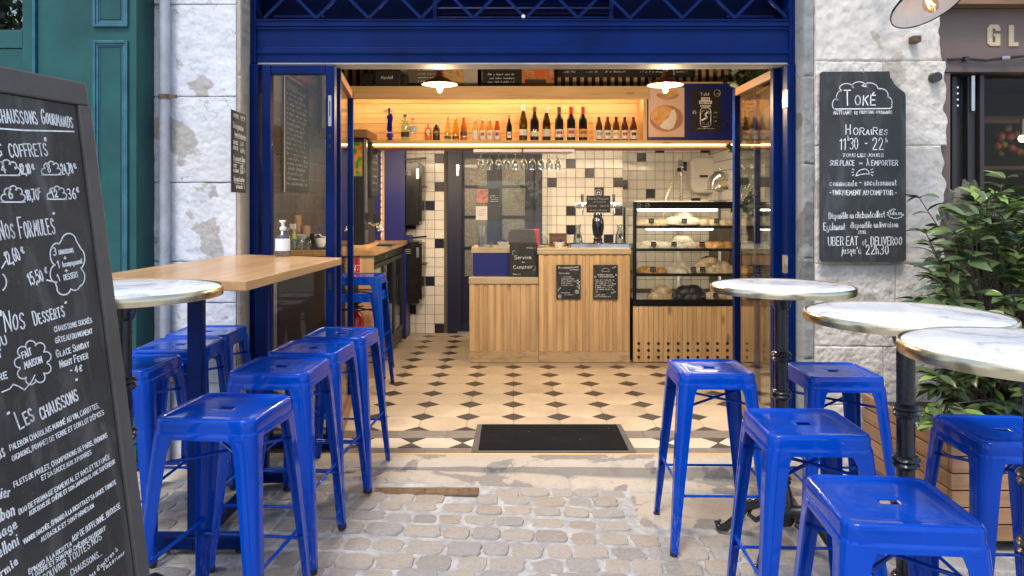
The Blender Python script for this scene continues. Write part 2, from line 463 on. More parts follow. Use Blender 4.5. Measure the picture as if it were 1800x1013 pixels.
# ---------------------------------------------------------------- hand lettering (strokes drawn as thin ribbons)
GL = {}
for row in """A=0,0 2,6 4,0|.7,2.2 3.3,2.2
B=0,0 0,6 2.4,6 3.3,5.3 3.3,4 2.4,3.2 0,3.2|2.4,3.2 3.7,2.4 3.7,.9 2.6,0 0,0
C=3.8,5 2.8,6 1.3,6 .2,4.5 .2,1.5 1.3,0 2.8,0 3.8,1
D=0,0 0,6 2,6 3.2,5.2 3.7,3 3.2,.8 2,0 0,0
E=3.4,6 0,6 0,0 3.4,0|0,3.1 2.8,3.1
F=3.4,6 0,6 0,0|0,3.1 2.8,3.1
G=3.7,5 2.8,6 1.3,6 .2,4.5 .2,1.5 1.3,0 2.8,0 3.8,1 3.8,2.7 2.3,2.7
H=0,0 0,6|3.8,0 3.8,6|0,3.1 3.8,3.1
I=.3,0 .3,6
J=2.6,6 2.6,1.2 1.7,0 .7,0 0,1.2
K=0,0 0,6|3.4,6 0,2.6|1.2,3.6 3.6,0
L=0,6 0,0 3.2,0
M=0,0 .4,6 2.3,2 4.2,6 4.6,0
N=0,0 0,6 3.7,0 3.7,6
O=2,6 .7,5.3 0,3 .7,.7 2,0 3.3,.7 4,3 3.3,5.3 2,6
P=0,0 0,6 2.4,6 3.5,5.2 3.5,3.7 2.4,2.9 0,2.9
Q=2,6 .7,5.3 0,3 .7,.7 2,0 3.3,.7 4,3 3.3,5.3 2,6|2.6,1.4 4.1,-.6
R=0,0 0,6 2.4,6 3.5,5.2 3.5,3.9 2.4,3.1 0,3.1|1.6,3.1 3.7,0
S=3.4,5.2 2.5,6 1.1,6 .2,5.1 .4,3.7 1.8,3 3.2,2.3 3.5,1 2.5,0 1,0 0,.9
T=0,6 4,6|2,6 2,0
U=0,6 0,1.6 .9,.2 2,0 3,.3 3.7,1.6 3.7,6
V=0,6 2,0 4,6
W=0,6 1.2,0 2.6,4.4 4,0 5.2,6
X=0,6 3.8,0|3.8,6 0,0
Y=0,6 2,3 4,6|2,3 2,0
Z=0,6 3.7,6 0,0 3.7,0
0=1.7,6 .5,5.2 0,3 .5,.8 1.7,0 2.9,.8 3.4,3 2.9,5.2 1.7,6
1=0,4.6 1.3,6 1.3,0
2=.1,4.6 .8,5.8 2.2,6 3.2,5 3,3.6 0,0 3.5,0
3=.2,5.5 1.5,6 3,5.3 2.9,3.8 1.4,3.2 3.1,2.6 3.3,1 2,0 .7,.1 0,.8
4=2.4,0 2.4,6 0,2 3.5,2
5=3.2,6 .5,6 .3,3.4 1.8,3.8 3.2,2.9 3.2,1 2,0 .8,0 0,.7
6=2.8,6 1,4.4 .1,2 .8,.3 2,0 3.2,.9 3.1,2.5 1.9,3.2 .4,2.4
7=0,6 3.4,6 1.3,0
8=1.7,3.3 .4,4.2 .5,5.5 1.7,6 2.9,5.5 3,4.2 1.7,3.3 .2,2 .3,.6 1.7,0 3.1,.6 3.2,2 1.7,3.3
9=3.2,3.6 1.8,2.8 .3,3.6 .3,5.2 1.6,6 3,5.3 3.2,3.6 2.4,0
a=2.6,3.2 1.6,3.7 .4,2.9 .2,1.1 1,0 2.2,.6 2.6,3.4 2.6,.6 3.2,0
b=0,6 0,0|0,2.6 1.2,3.6 2.5,2.7 2.5,.9 1.3,0 0,.7
c=2.4,3.1 1.4,3.6 .2,2.5 .2,1 1.2,0 2.6,.6
d=2.6,3.2 1.4,3.6 .2,2.5 .2,1 1.2,0 2.6,1|2.6,6 2.6,.5 3.1,0
e=.2,1.8 2.4,2.1 2.1,3.4 1,3.6 .1,2.3 .4,.5 1.4,0 2.6,.7
f=2.2,5.6 1.4,6 .8,4.8 .8,-.6|0,3.4 1.9,3.4
g=2.6,3 1.4,3.6 .2,2.5 .4,.9 1.5,.4 2.6,1.4 2.6,3.4 2.5,-1.4 1.2,-2 .2,-1.3
h=0,6 0,0|0,2.4 1.3,3.6 2.3,2.9 2.4,0
i=.3,3.6 .3,.4 .8,0|.3,4.9 .5,5.2
j=1,3.6 1,-1.2 .2,-1.9|1,4.9 1.2,5.2
k=0,6 0,0|2.2,3.5 0,1.6 2.4,0
l=.2,0 .2,6
m=0,3.6 0,0|0,2.6 1,3.6 1.8,2.8 1.8,0|1.8,2.6 2.9,3.6 3.6,2.8 3.7,0
n=0,3.6 0,0|0,2.5 1.3,3.6 2.3,2.8 2.4,0
o=1.3,3.6 .2,2.7 .2,.9 1.3,0 2.5,.9 2.5,2.7 1.3,3.6
p=0,3.6 0,-2|0,2.7 1.2,3.6 2.5,2.7 2.5,.9 1.3,0 0,.8
q=2.5,2.7 1.3,3.6 .2,2.7 .2,.9 1.3,0 2.5,.9|2.5,3.6 2.5,-2
r=0,3.6 0,0|0,2.3 1,3.5 1.9,3.4
s=2.1,3.1 1.2,3.6 .3,2.9 1.2,1.9 2.2,1 1.2,0 .1,.5
t=.8,5.4 .8,.6 1.5,0 2.2,.3|0,3.6 2,3.6
u=0,3.6 .1,.8 1,0 2.3,1|2.4,3.6 2.4,.5 3,0
v=0,3.6 1.3,0 2.6,3.6
w=0,3.6 1,0 2,2.8 3,0 4,3.6
x=0,3.6 2.5,0|2.5,3.6 0,0
y=0,3.6 1.3,.6|2.6,3.6 .6,-2
z=0,3.6 2.4,3.6 0,0 2.5,0
,=.5,.4 .1,-1
.=.2,0 .5,.2
'=.3,6 .1,4.6
"=.2,6.4 0,5|1,6.4 .8,5
-=0,2.8 2.2,2.8
+=0,3 3,3|1.5,4.5 1.5,1.5
€=3.4,5 2.4,6 1.1,5.4 .5,3 1.1,.6 2.4,0 3.4,1|0,3.6 2.4,3.6|0,2.5 2.2,2.5
(=1.2,6.6 .2,4.4 .2,1.6 1.2,-.6
)=0,6.6 1,4.4 1,1.6 0,-.6
:=.2,3.2 .4,3.4|.2,.6 .4,.8
_=0,-.4 3,-.4""".split('\n'):
    k, d = row.split('=', 1) if not row.startswith('=') else ('=', '')
    GL[k] = [[tuple(float(q) for q in p.split(',')) for p in s.split(' ')] for s in d.split('|')]
ACC = {'É': ('E', 1), 'È': ('E', 2), 'À': ('A', 2), 'Â': ('A', 3), 'Ê': ('E', 3), 'é': ('e', 1), 'è': ('e', 2), 'à': ('a', 2), 'ê': ('e', 3), 'ô': ('o', 3)}

def strokes_of(text, size, small=.74, jitter=.05, gap=1.7, rng=None):
    """strokes for a line of hand lettering; '~' before a letter makes it a small capital"""
    rng = rng or R
    out = []; x = 0; k = size / 6; i = 0
    while i < len(text):
        ch = text[i]; i += 1
        sc = 1
        if ch == '~' and i < len(text):
            ch = text[i]; i += 1; sc = small
        if ch == ' ':
            x += 2.2 * k; continue
        acc = 0
        if ch in ACC: ch, acc = ACC[ch]
        if ch not in GL: x += 2 * k; continue
        st = GL[ch]
        w = max(p[0] for s in st for p in s)
        j = lambda: rng.uniform(-jitter, jitter) * 6 * .45
        dy, sh, sz = j(), rng.uniform(-.06, .10), sc * (1 + rng.uniform(-jitter, jitter))
        for s in st:
            out.append([(x + (px * sz + sh * py) * k, (py * sz + dy) * k) for px, py in s])
        top = (6.6 if ch.isupper() else 4.4) * sz + dy
        if acc == 1: out.append([(x + w * .4 * k, top * k), (x + w * .75 * k, (top + 1.2) * k)])
        if acc == 2: out.append([(x + w * .2 * k, (top + 1.2) * k), (x + w * .55 * k, top * k)])
        if acc == 3: out.append([(x + w * .2 * k, top * k), (x + w * .5 * k, (top + 1) * k), (x + w * .8 * k, top * k)])
        x += (w * sz + gap * (.8 + .4 * rng.random())) * k
    return out, x

def ribbon(mb, pts, w, fn):
    for (u0, v0), (u1, v1) in zip(pts, pts[1:]):
        du, dv = u1 - u0, v1 - v0
        L = math.hypot(du, dv)
        if L < 1e-7: continue
        du, dv = du / L, dv / L
        e = w * .35
        a, b, c, d = -dv * w / 2, du * w / 2, du * e, dv * e
        mb.add([fn(u0 - c + a, v0 - d + b), fn(u0 - c - a, v0 - d - b), fn(u1 + c - a, v1 + d - b), fn(u1 + c + a, v1 + d + b)], [(0, 1, 2, 3)])

def write(mb, fn, text, u, v, size, width=None, w=None, ang=0, align='l', **kw):
    st, tw = strokes_of(text, size, **kw)
    sx = width / tw if width else 1
    W = tw * sx
    u0 = u - (W / 2 if align == 'c' else W if align == 'r' else 0)
    ca, sa = math.cos(ang), math.sin(ang)
    w = w or size * .1
    for s in st:
        ribbon(mb, [(u0 + p[0] * sx * ca - p[1] * sa, v + p[0] * sx * sa + p[1] * ca) for p in s], w, fn)

def arc(cx, cy, rx, ry, a0, a1, n=10):
    return [(cx + rx * math.cos(math.radians(a0 + (a1 - a0) * i / n)), cy + ry * math.sin(math.radians(a0 + (a1 - a0) * i / n))) for i in range(n + 1)]

def cloud(cx, cy, rx, ry, lobes, bump_r, a0=0, a1=360):
    """scalloped outline"""
    out = []
    for i in range(lobes):
        A = math.radians(a0 + (a1 - a0) * (i + .5) / lobes)
        x, y = cx + rx * math.cos(A), cy + ry * math.sin(A)
        d = math.degrees(A)
        out += arc(x, y, bump_r, bump_r, d - 95, d + 95, 8)
    if a1 - a0 >= 359: out.append(out[0])
    return out

def scribble(mb, fn, u, v, width, size, w):
    """writing too small to read in the photograph: joined loops"""
    x = 0; pts = []
    while x < width:
        if R.random() < .15 and pts:
            ribbon(mb, pts, w, fn); pts = []; x += size * .8; continue
        pts.append((u + x, v + R.uniform(-.1, .2) * size)); x += size * R.uniform(.15, .35)
        pts.append((u + x, v + size * R.choice((.6, .6, .7, 1.1)))); x += size * R.uniform(.1, .3)
    if len(pts) > 1: ribbon(mb, pts, w, fn)

# ---------------------------------------------------------------- the setting: street, slabs, shop floor
SY, FY = 3.98, 4.12                         # face of the stone piers, face of the blue shopfront frame
XL, XR = -1.48, 1.60                        # the opening between the piers
def gz0(x):
    """the lane falls gently to the right"""
    return -.034 * max(0, min(x, 2.6) + 1)
_xs = (-40, -1, 2.6, 40)
structure('street', MB().add([(x, y, -.007 + gz0(x)) for x in _xs for y in (-60, 3.99)], [(0, 2, 3, 1), (2, 4, 5, 3), (4, 6, 7, 5)]), mortar)

def rough_block(x0, x1, z0, z1, y, depth=.12, nx=26, nz=26, amp=.012, joint=.012, seed=0, edge=0.0, right_ragged=0, left_ragged=0):
    """a stone with a worn, uneven face towards -y, its rim drawn back into the joint"""
    mb = MB(); W = x1 - x0; H = z1 - z0
    V = []
    for j in range(nz + 1):
        for i in range(nx + 1):
            u, v = i / nx, j / nz
            x, z = x0 + W * u, z0 + H * v
            rim = min(u * W, (1 - u) * W, v * H, (1 - v) * H)
            q = Vector((x * 3.1 + seed, z * 3.1, seed * 1.7))
            d = mnoise.fractal(q * 1.3, .9, 2.1, 5) * amp * .6 + mnoise.fractal(q * 7, .7, 2.2, 4) * amp * .45
            back = joint * max(0, 1 - rim / .006) ** 1.2
            if right_ragged and u > .8: x += (mnoise.noise(Vector((0, z * 5, seed))) * .6 + mnoise.noise(Vector((3, z * 17, seed))) * .25) * right_ragged * (u - .8) / .2
            if left_ragged and u < .2: x += mnoise.noise(Vector((5, z * 9, seed))) * left_ragged * (.2 - u) / .2
            V.append((x, y - d + back, z))
    n = nx + 1
    Fs = [(j * n + i, j * n + i + 1, (j + 1) * n + i + 1, (j + 1) * n + i) for j in range(nz) for i in range(nx)]
    ring = [i for i in range(n)] + [j * n + nx for j in range(1, nz + 1)] + [nz * n + i for i in range(nx - 1, -1, -1)] + [j * n for j in range(nz - 1, 0, -1)]
    o = len(V)
    V += [(V[r][0], y + depth, V[r][2]) for r in ring]
    m = len(ring)
    Fs += [(ring[k], o + k, o + (k + 1) % m, ring[(k + 1) % m]) for k in range(m)]
    return mb.add(V, Fs)

def flat_slab(x0, x1, y0, y1, z, t, seed, amp=.006, nx=40, ny=12):
    mb = MB(); V = []
    for j in range(ny + 1):
        for i in range(nx + 1):
            u, v = i / nx, j / ny
            x, y = x0 + (x1 - x0) * u, y0 + (y1 - y0) * v
            rim = min(u * (x1 - x0), (1 - u) * (x1 - x0), v * (y1 - y0) , (1 - v) * (y1 - y0))
            wob = mnoise.noise(Vector((x * 6, y * 6, seed))) * .012
            d = mnoise.fractal(Vector((x * 4, y * 4, seed)), .9, 2.1, 4) * amp
            V.append((x, y + (wob if j == 0 else 0), z + gz0(x) * (1 if z < .015 else 0) + d - .016 * max(0, 1 - rim / .02) ** 2))
    n = nx + 1
    Fs = [(j * n + i, j * n + i + 1, (j + 1) * n + i + 1, (j + 1) * n + i) for j in range(ny) for i in range(nx)]
    o = len(V)
    V += [(V[i][0], V[i][1], z - t - .08) for i in range(n)]
    Fs += [(o + i, o + i + 1, i + 1, i) for i in range(nx)]
    return mb.add(V, Fs)

slabs = [(-1.47, .30, 3.70, 3.985), (.305, 1.59, 3.70, 3.985), (.58, 1.34, 3.28, 3.695), (1.345, 2.10, 3.28, 3.695), (-2.1, -1.475, 3.70, 3.97)]
for i, (x0, x1, y0, y1) in enumerate(slabs):
    structure('threshold_slab', flat_slab(x0, x1, y0, y1, .004 + (.003 if i < 2 else 0), .04, i * 3.3), slab_stone, True)
structure('step_edge', flat_slab(-1.47, 1.59, 3.86, 4.035, .020, .05, 9.1, .004, 60, 6), slab_stone, True)

# cobbles: worn setts, each its own stone
pav = bpy.data.objects['street']
def cobble_mesh(k):
    rr = random.Random(k)
    n = 16; mb = MB(); rings = []
    pw = 5.5
    rad = []
    for i in range(n):
        a = 2 * math.pi * i / n
        c, s = math.cos(a), math.sin(a)
        rad.append((1 / (abs(c) ** pw + abs(s) ** pw) ** (1 / pw)) * rr.uniform(.90, 1.05))
    V = []
    for sc, z in ((1.0, -.02), (.99, -.004), (.93, .002), (.55, .0045)):
        for i in range(n):
            a = 2 * math.pi * i / n
            V.append((.5 * rad[i] * sc * math.cos(a), .5 * rad[i] * sc * math.sin(a), z + (rr.uniform(-.0016, .0016) if z > 0 else 0)))
    V.append((0, 0, .0055 + rr.uniform(-.002, .002)))
    Fs = [(r * n + i, r * n + (i + 1) % n, (r + 1) * n + (i + 1) % n, (r + 1) * n + i) for r in range(3) for i in range(n)]
    Fs += [(3 * n + i, 3 * n + (i + 1) % n, 4 * n) for i in range(n)]
    return mb.add(V, Fs).mesh('cobble', False)
cob = [cobble_mesh(k) for k in range(9)]
for m_ in cob: m_.materials.append(cobble_stone)
rest = MB(); count = 0
rr = random.Random(21)
y = 3.68; row = 0
while y > 1.0:
    h = rr.uniform(.095, .13)
    x = -2.15 + rr.uniform(0, .1)
    while x < 2.3:
        w = rr.uniform(.10, .165)
        cx, cy = x + w / 2, y - h / 2 + rr.uniform(-.010, .010) + .02 * math.sin(x * 1.7 + row)
        x += w + rr.uniform(.004, .016)
        if cx + w / 2 > .59 and cy > 3.28 - h / 2: continue
        if -.72 < cx < -.14 and cy > 3.52: continue
        sx, sy, rot = w * 1.03, h * 1.03, rr.uniform(-.10, .10)
        k = rr.randrange(9)
        dz = rr.uniform(-.009, -.001) + gz0(cx)
        if cy > 2.55 and abs(cx) < .72 * cy and count < 290:
            o = bpy.data.objects.new('cobble', cob[k]); COL.objects.link(o); o.parent = pav
            o.location = (cx, cy, dz); o.scale = (sx, sy, 1); o.rotation_euler = (0, 0, rot); count += 1
        else:
            me = cob[k]; ca, sa = math.cos(rot), math.sin(rot)
            rest.add([(cx + v.co.x * sx * ca - v.co.y * sy * sa, cy + v.co.x * sx * sa + v.co.y * sy * ca, dz + v.co.z) for v in me.vertices], [tuple(p.vertices) for p in me.polygons])
    y -= h + rr.uniform(.004, .012); row += 1
tag(rest.build('more_cobbles', cobble_stone, pav), kind='stuff')

# iron drain cover
dr = thing('drain_cover', 'rusty narrow iron drain cover set in the cobbles', 'drain cover', (-.43, 3.60, -.004 + gz0(-.43)))
MB().box(-.265, .265, -.045, .045, -.02, .004).build('frame', rust, dr, bevel=.004)
pm = MB().box(-.25, .25, -.034, .034, 0, .007)
for i in range(9): pm.lathe([(.006, 0), (.005, .004), (.001, .005)], (-.22 + i * .055, 0, .007), 8)
pm.build('plate', rust, dr, bevel=.002)

# shop floor: octagonal buff tiles with dark diamond insets, border band, oak sill
floor = structure('floor', MB().box(-1.9, 2.3, 4.03, 8.40, -.06, -.004), grout)
P_, HD, G_ = .30, .081, .0014
def flat_tile(poly, name, mat, z=0.0):
    mb = MB(); n = len(poly); cx = sum(p[0] for p in poly) / n; cy = sum(p[1] for p in poly) / n
    ins = [(cx + (p[0] - cx) * .985, cy + (p[1] - cy) * .985) for p in poly]
    V = [(p[0], p[1], -.006) for p in poly] + [(p[0], p[1], z - .0012) for p in poly] + [(p[0], p[1], z) for p in ins]
    Fs = [(i, (i + 1) % n, n + (i + 1) % n, n + i) for i in range(n)] + [(n + i, n + (i + 1) % n, 2 * n + (i + 1) % n, 2 * n + i) for i in range(n)] + [tuple(range(2 * n, 3 * n))]
    me = mb.add(V, Fs).mesh(name); me.materials.append(mat); return me
h2 = P_ / 2 - G_; q = P_ / 2 - HD - G_ * .4
oct_me = flat_tile([(-q, -h2), (q, -h2), (h2, -q), (h2, q), (q, h2), (-q, h2), (-h2, q), (-h2, -q)], 'floor_tile', tile_buff)
d_ = HD - G_ * 1.4
dia_me = flat_tile([(0, -d_), (d_, 0), (0, d_), (-d_, 0)], 'diamond_tile', tile_coal)
def under_counter(x, y):
    return (-.30 < x < 2.3 and y > 6.75) or (x < -1.32 and y > 5.95)
for n in range(13):
    for m in range(-7, 9):
        x, y = .01 + .3 * m, 4.808 - .3 + .3 * n
        if x > -1.85 and x < 2.28 and y < 8.3 and not under_counter(x, y) and n > 0:
            o = bpy.data.objects.new('diamond_tile', dia_me); COL.objects.link(o); o.parent = floor; o.location = (x, y, R.uniform(-.0006, .0004))
        x += .15; y += .15
        if x > -1.76 and x < 2.2 and y < 8.3 and not under_counter(x, y):
            o = bpy.data.objects.new('floor_tile', oct_me); COL.objects.link(o); o.parent = floor; o.location = (x, y, R.uniform(-.0006, .0004))
# first half diamonds and the border
half_me = flat_tile([(-d_, 0), (d_, 0), (0, d_)], 'half_diamond_tile', tile_coal)
hex_me = flat_tile([(-.148, 0), (-.075, -.088), (.075, -.088), (.148, 0), (.075, .088), (-.075, .088)], 'border_hexagon_tile', tile_pale)
bt_me = flat_tile([(-.148, -.070), (.148, -.070), (.148, .070), (-.148, .070)], 'border_tile', tile_grey)
tri_me = flat_tile([(-.072, 0), (.072, 0), (0, .086)], 'border_triangle_tile', tile_coal)
for m in range(-6, 7):
    x = .01 + .3 * m
    if x < -1.74 or x > 2.1: continue
    for me, nm, xx, yy, rz in ((half_me, 'half_diamond_tile', x, 4.508, 0), (bt_me, 'border_tile', x + .04, 4.436, 0), (hex_me, 'border_hexagon_tile', x + .15, 4.272, 0),
                           (tri_me, 'border_triangle_tile', x, 4.185, 0), (tri_me, 'border_triangle_tile', x, 4.359, math.pi), (bt_me, 'border_tile', x - .05, 4.110, 0)):
        o = bpy.data.objects.new(nm, me); COL.objects.link(o); o.parent = floor; o.location = (xx, yy, R.uniform(-.0005, .0003)); o.rotation_euler = (0, 0, rz)
sill = MB().box(-1.47, 1.59, 4.028, 4.062, -.05, .012)
tag(sill.build('oak_sill', pine_x, None, bevel=.004), kind='structure')

dm = thing('doormat', 'black doormat with a grey rubber border on the tiled floor', 'doormat', (.235, 4.355, 0))
MB().prism([(-.465, -.265), (.465, -.265), (.455, .265), (-.455, .265)], lambda u, v, t: (u, v, t), .0015, .006).build('border', M('mat_border', (.075, .068, .06), .7), dm, bevel=.002)
MB().box(-.425, .425, -.235, .245, .005, .012).build('pile', mat_rubber, dm, bevel=.003)

# ---------------------------------------------------------------- inside walls and ceiling
RY, RY2, RX, LX = 8.0, 8.33, 2.25, -1.9
wall_plain = M('interior_plaster', (.26, .22, .18), .85)
ceil_m = M('dark_ceiling', (.10, .085, .07), .9)
structure('ceiling', MB().box(-1.95, 2.30, 4.26, 8.45, 2.78, 2.84), ceil_m)
wall_back = structure('wall_rear', MB().box(-1.95, -.706, RY, RY + .45, 0, 2.78).box(.33, 1.217, RY, RY + .45, 0, 2.78).box(-.706, .33, RY + .12, RY + .45, 0, 2.78).box(1.217, 2.3, RY2, RY2 + .12, 0, 2.78), wall_grout)
wall_left = structure('wall_left', MB().box(LX - .06, LX, 4.26, 8.0, 0, 2.78), wall_plain)
wall_right = structure('wall_right', MB().box(RX, RX + .06, 4.26, 8.33, 0, 2.78), wall_grout)
TP = .1037
def tile_mesh(w, h, name, mat, t=.006):
    a, b, g = w / 2, h / 2, .0018
    V = [(x * a, 0, z * b) for x, z in ((-1, -1), (1, -1), (1, 1), (-1, 1))] + [(x * (a - g), -t, z * (b - g)) for x, z in ((-1, -1), (1, -1), (1, 1), (-1, 1))]
    me = MB().add(V, [(4, 5, 6, 7), (0, 1, 5, 4), (1, 2, 6, 5), (2, 3, 7, 6), (3, 0, 4, 7)]).mesh(name); me.materials.append(mat); return me
tw = TP - .0035
wt, wd = tile_mesh(tw, tw, 'wall_tile', tile_cream), tile_mesh(tw, tw, 'dark_wall_tile', tile_dark)
dark_px = [(780 + x / 4.82, 240 + y / 4.82) for x, y in ((1198, 108), (1038, 257), (1198, 336), (1278, 485), (1038, 657), (1440, 657), (1090, 820), (1360, 880), (880, 395), (1515, 428), (1640, 195), (1580, 657))]
dark_px += [(1000 + x / 4.286, 100 + y / 4.286) for x, y in ((530, 778), (668, 709), (1018, 703), (462, 655), (878, 650), (875, 850))]
dark_px += [(590 + x / 2.74, 230 + y / 2.74) for x, y in ((515, 133), (515, 268), (470, 358), (515, 540), (470, 720), (385, 860), (515, 950), (385, 458))]
dark_px += [(1222, 352), (1150, 340)]
left_over = MB(); left_dark = MB(); nt = 0
for (x0, x1, Y, zlo) in ((-1.16, -.71, RY, 0.0), (.2837, 1.216, RY, .98), (1.222, RX - .005, RY2, .45)):
    dk = [(ax(px, Y), az(py, Y)) for px, py in dark_px]
    zc = zlo + TP / 2
    while zc < 2.3:
        xc = x0 + TP / 2
        while xc < x1:
            isd = any(abs(xc - a) < TP * .5 and abs(zc - b) < TP * .5 for a, b in dk)
            if zc < 2.02 and nt < 296 and (Y == RY or zc > 1.42):
                o = bpy.data.objects.new('dark_wall_tile' if isd else 'wall_tile', wd if isd else wt)
                COL.objects.link(o); o.parent = wall_back; o.location = (xc, Y - .0005, zc); nt += 1
            else:
                (left_dark if isd else left_over).add([(xc + v.co.x, Y - .0005 + v.co.y, zc + v.co.z) for v in wt.vertices], [tuple(p.vertices) for p in wt.polygons])
            xc += TP
        zc += TP
tag(left_over.build('more_wall_tiles', tile_cream, wall_back), kind='stuff')
# side wall: larger oblong tiles in running bond
st_me = tile_mesh(.20, .10, 'side_wall_tile', tile_cream); 
for zi in range(12):
    for yi in range(9):
        y = RY2 - .10 - yi * .206 - (.103 if zi % 2 else 0); z = 1.30 + zi * .105
        if y < 6.5 or z > 2.3: continue
        o = bpy.data.objects.new('side_wall_tile', st_me); COL.objects.link(o); o.parent = wall_right
        o.location = (RX - .0005, y, z); o.rotation_euler = (0, 0, -math.pi / 2)
ltm = tile_mesh(.145, .145, 'side_wall_tile', M('brown_tile', (.10, .085, .068), .3, 0, .1, 9, 0, 1, .12))
for zi in range(8):
    for yi in range(16):
        o = bpy.data.objects.new('side_wall_tile', ltm); COL.objects.link(o); o.parent = wall_left
        o.location = (LX + .0005, 5.55 + yi * .15, 1.12 + zi * .15); o.rotation_euler = (0, 0, math.pi / 2)

# ---------------------------------------------------------------- street front: stone piers
pier = thing('stone_pier', 'bluish white limewashed stone pier beside the green shopfront', 'stone pier', (0, 0, 0))
zs = [-.12, .42, .86, az(460, SY), az(321, SY), az(170, SY), az(8, SY), 3.0]
for i, (a, b) in enumerate(zip(zs, zs[1:])):
    rough_block(-2.02, -1.505, a, b, SY, seed=i * 5.3 + 1, amp=.007, nx=90, nz=80).build('stone_block', limewash, pier, True)
zj = [-.14, .55, 1.1, 1.62, 2.1, 3.0]
for i, (a, b) in enumerate(zip(zj, zj[1:])):
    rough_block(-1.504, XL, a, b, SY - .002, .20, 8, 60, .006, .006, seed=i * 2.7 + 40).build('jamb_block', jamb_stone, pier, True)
MB().box(-2.02, XL - .004, SY + .06, 4.5, 0, 3.0).build('core', jamb_stone, pier)
pier2 = thing('stone_pier', 'rough cream limewashed stone pier carrying the tall slate', 'stone pier', (0, 0, 0))
zs = [-.14, .30, .62, az(465, SY), az(256, SY), az(108, SY), 3.0]
for i, (a, b) in enumerate(zip(zs, zs[1:])):
    sp = [1.66, 2.36] if i in (0, 3, 5) else [1.66, 1.66 + .30 + .07 * (i % 3), 2.36]
    for k in range(len(sp) - 1):
        rough_block(sp[k], sp[k + 1], a, b, SY, seed=i * 7.1 + k * 3 + 80, amp=.011, joint=.007, nx=110, nz=80, right_ragged=.07 if k == len(sp) - 2 else 0).build('stone_block', rough_stone, pier2, True)
for i, (a, b) in enumerate(zip(zj, zj[1:])):
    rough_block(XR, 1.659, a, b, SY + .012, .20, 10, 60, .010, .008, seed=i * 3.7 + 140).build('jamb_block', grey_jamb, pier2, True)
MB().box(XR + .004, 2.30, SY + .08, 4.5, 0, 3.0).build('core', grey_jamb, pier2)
up = MB().box(-6, 6, SY + .02, 4.6, 3.0, 7.5)
structure('upper_wall', up, limewash)
structure('side_building_wall', MB().box(-6, -2.03, 4.3, 4.6, 0, 3.0), limewash)

# ---------------------------------------------------------------- blue shopfront frame, header and lattice
sf = thing('shopfront_frame', 'navy painted metal frame with ribbed header spanning the cafe opening', 'shopfront', (0, 0, 0))
z0, z1 = az(110, FY), az(35, FY)
prof = [(0, z0), (0, z0 + .045), (-.008, z0 + .049), (-.008, z0 + .066), (-.002, z0 + .07), (-.002, z0 + .082), (.004, z0 + .086), (.004, z1 - .06), (-.004, z1 - .056), (-.004, z1 - .042), (-.011, z1 - .038), (-.011, z1 - .012), (-.017, z1 - .008), (-.017, z1), (.14, z1), (.14, z0)]
MB().prism(prof, lambda y, z, t: (t, FY + y, z), XL + .035, XR - .035).build('header_beam', navy, sf)
MB().box(XL + .04, XR - .04, FY + .002, FY + .15, z0 - .010, z0 - .001).build('header_soffit', M('grey_soffit', (.36, .34, .31), .6, 0, .2, 5), sf)
MB().box(XL + .002, XL + .05, FY - .02, FY + .10, 0, z0 - .012).box(XL + .002, XL + .034, FY - .01, FY + .10, z0 - .011, 3.0).build('jamb', navy, sf, bevel=.004)
MB().box(XR - .05, XR - .002, FY - .02, FY + .10, 0, z0 - .012).box(XR - .034, XR - .002, FY - .01, FY + .10, z0 - .011, 3.0).build('jamb', navy, sf, bevel=.004)
# lattice over the header
pt = .2965; zb = z1 + .012; zt = zb + pt / 2
MB().box(XL + .035, XR - .035, FY + .01, FY + .03, zt, zt + .03).build('lattice_top_rail', navy, sf)
x = ax(460, FY) + .01
k = 0
while x < XR - .06:
    for s in (0, 1):
        a = (x + s * pt / 2, FY + .012 - s * .006, zb if s == 0 else zt); b = (x + (s + 1) * pt / 2, FY + .012 - s * .006, zt if s == 0 else zb)
        if b[0] > XR - .03: continue
        MB().bar(a, b, .016, .006, (0, 1, 0)).build('lattice_bar', navy, sf)
    x += pt
MB().box(XL + .0, XR - .0, FY + .19, FY + .21, z1, 3.0).box(XL - .0, XL + .012, FY + .11, FY + .19, z1, 3.0).box(XR - .012, XR, FY + .11, FY + .19, z1, 3.0).build('fanlight_back', M('fanlight_dark', (.0015, .005, .03), .6, spec=.05), sf)
for i in range(5):
    zz = z1 + .028 + i * .055
    MB().bar((ax(765, FY), FY + .12, zz), (ax(1075, FY), FY + .12, zz), .05, .012, (0, .5, 1)).build('louvre', navy, sf)
for xx in (ax(762, FY), ax(1078, FY)):
    MB().box(xx - .012, xx + .012, FY + .08, FY + .14, z1 + .002, 2.9).build('louvre_post', navy, sf)
for s, px0, px1 in ((0, 466, 560), (1, 1290, 1375)):
    MB().bar((ax(px0, FY), FY + .15, z1 + .055), (ax(px1, FY), FY + .15, z1 + .055), .03, .012).build('fanlight_rail', navy, sf)
bt = thing('button_lamp', 'small round white lamp fixed to the lattice above the header', 'lamp', at(920, 29, FY - .01))
MB().tube([(0, .016, 0), (0, .004, 0)], [.013, .013], 14).build('housing', navy, bt)
MB().tube([(0, .004, 0), (0, -.006, 0)], [.012, .009], 14).build('lens', M('warm_white_lens', (.8, .74, .6), .3), bt, True)

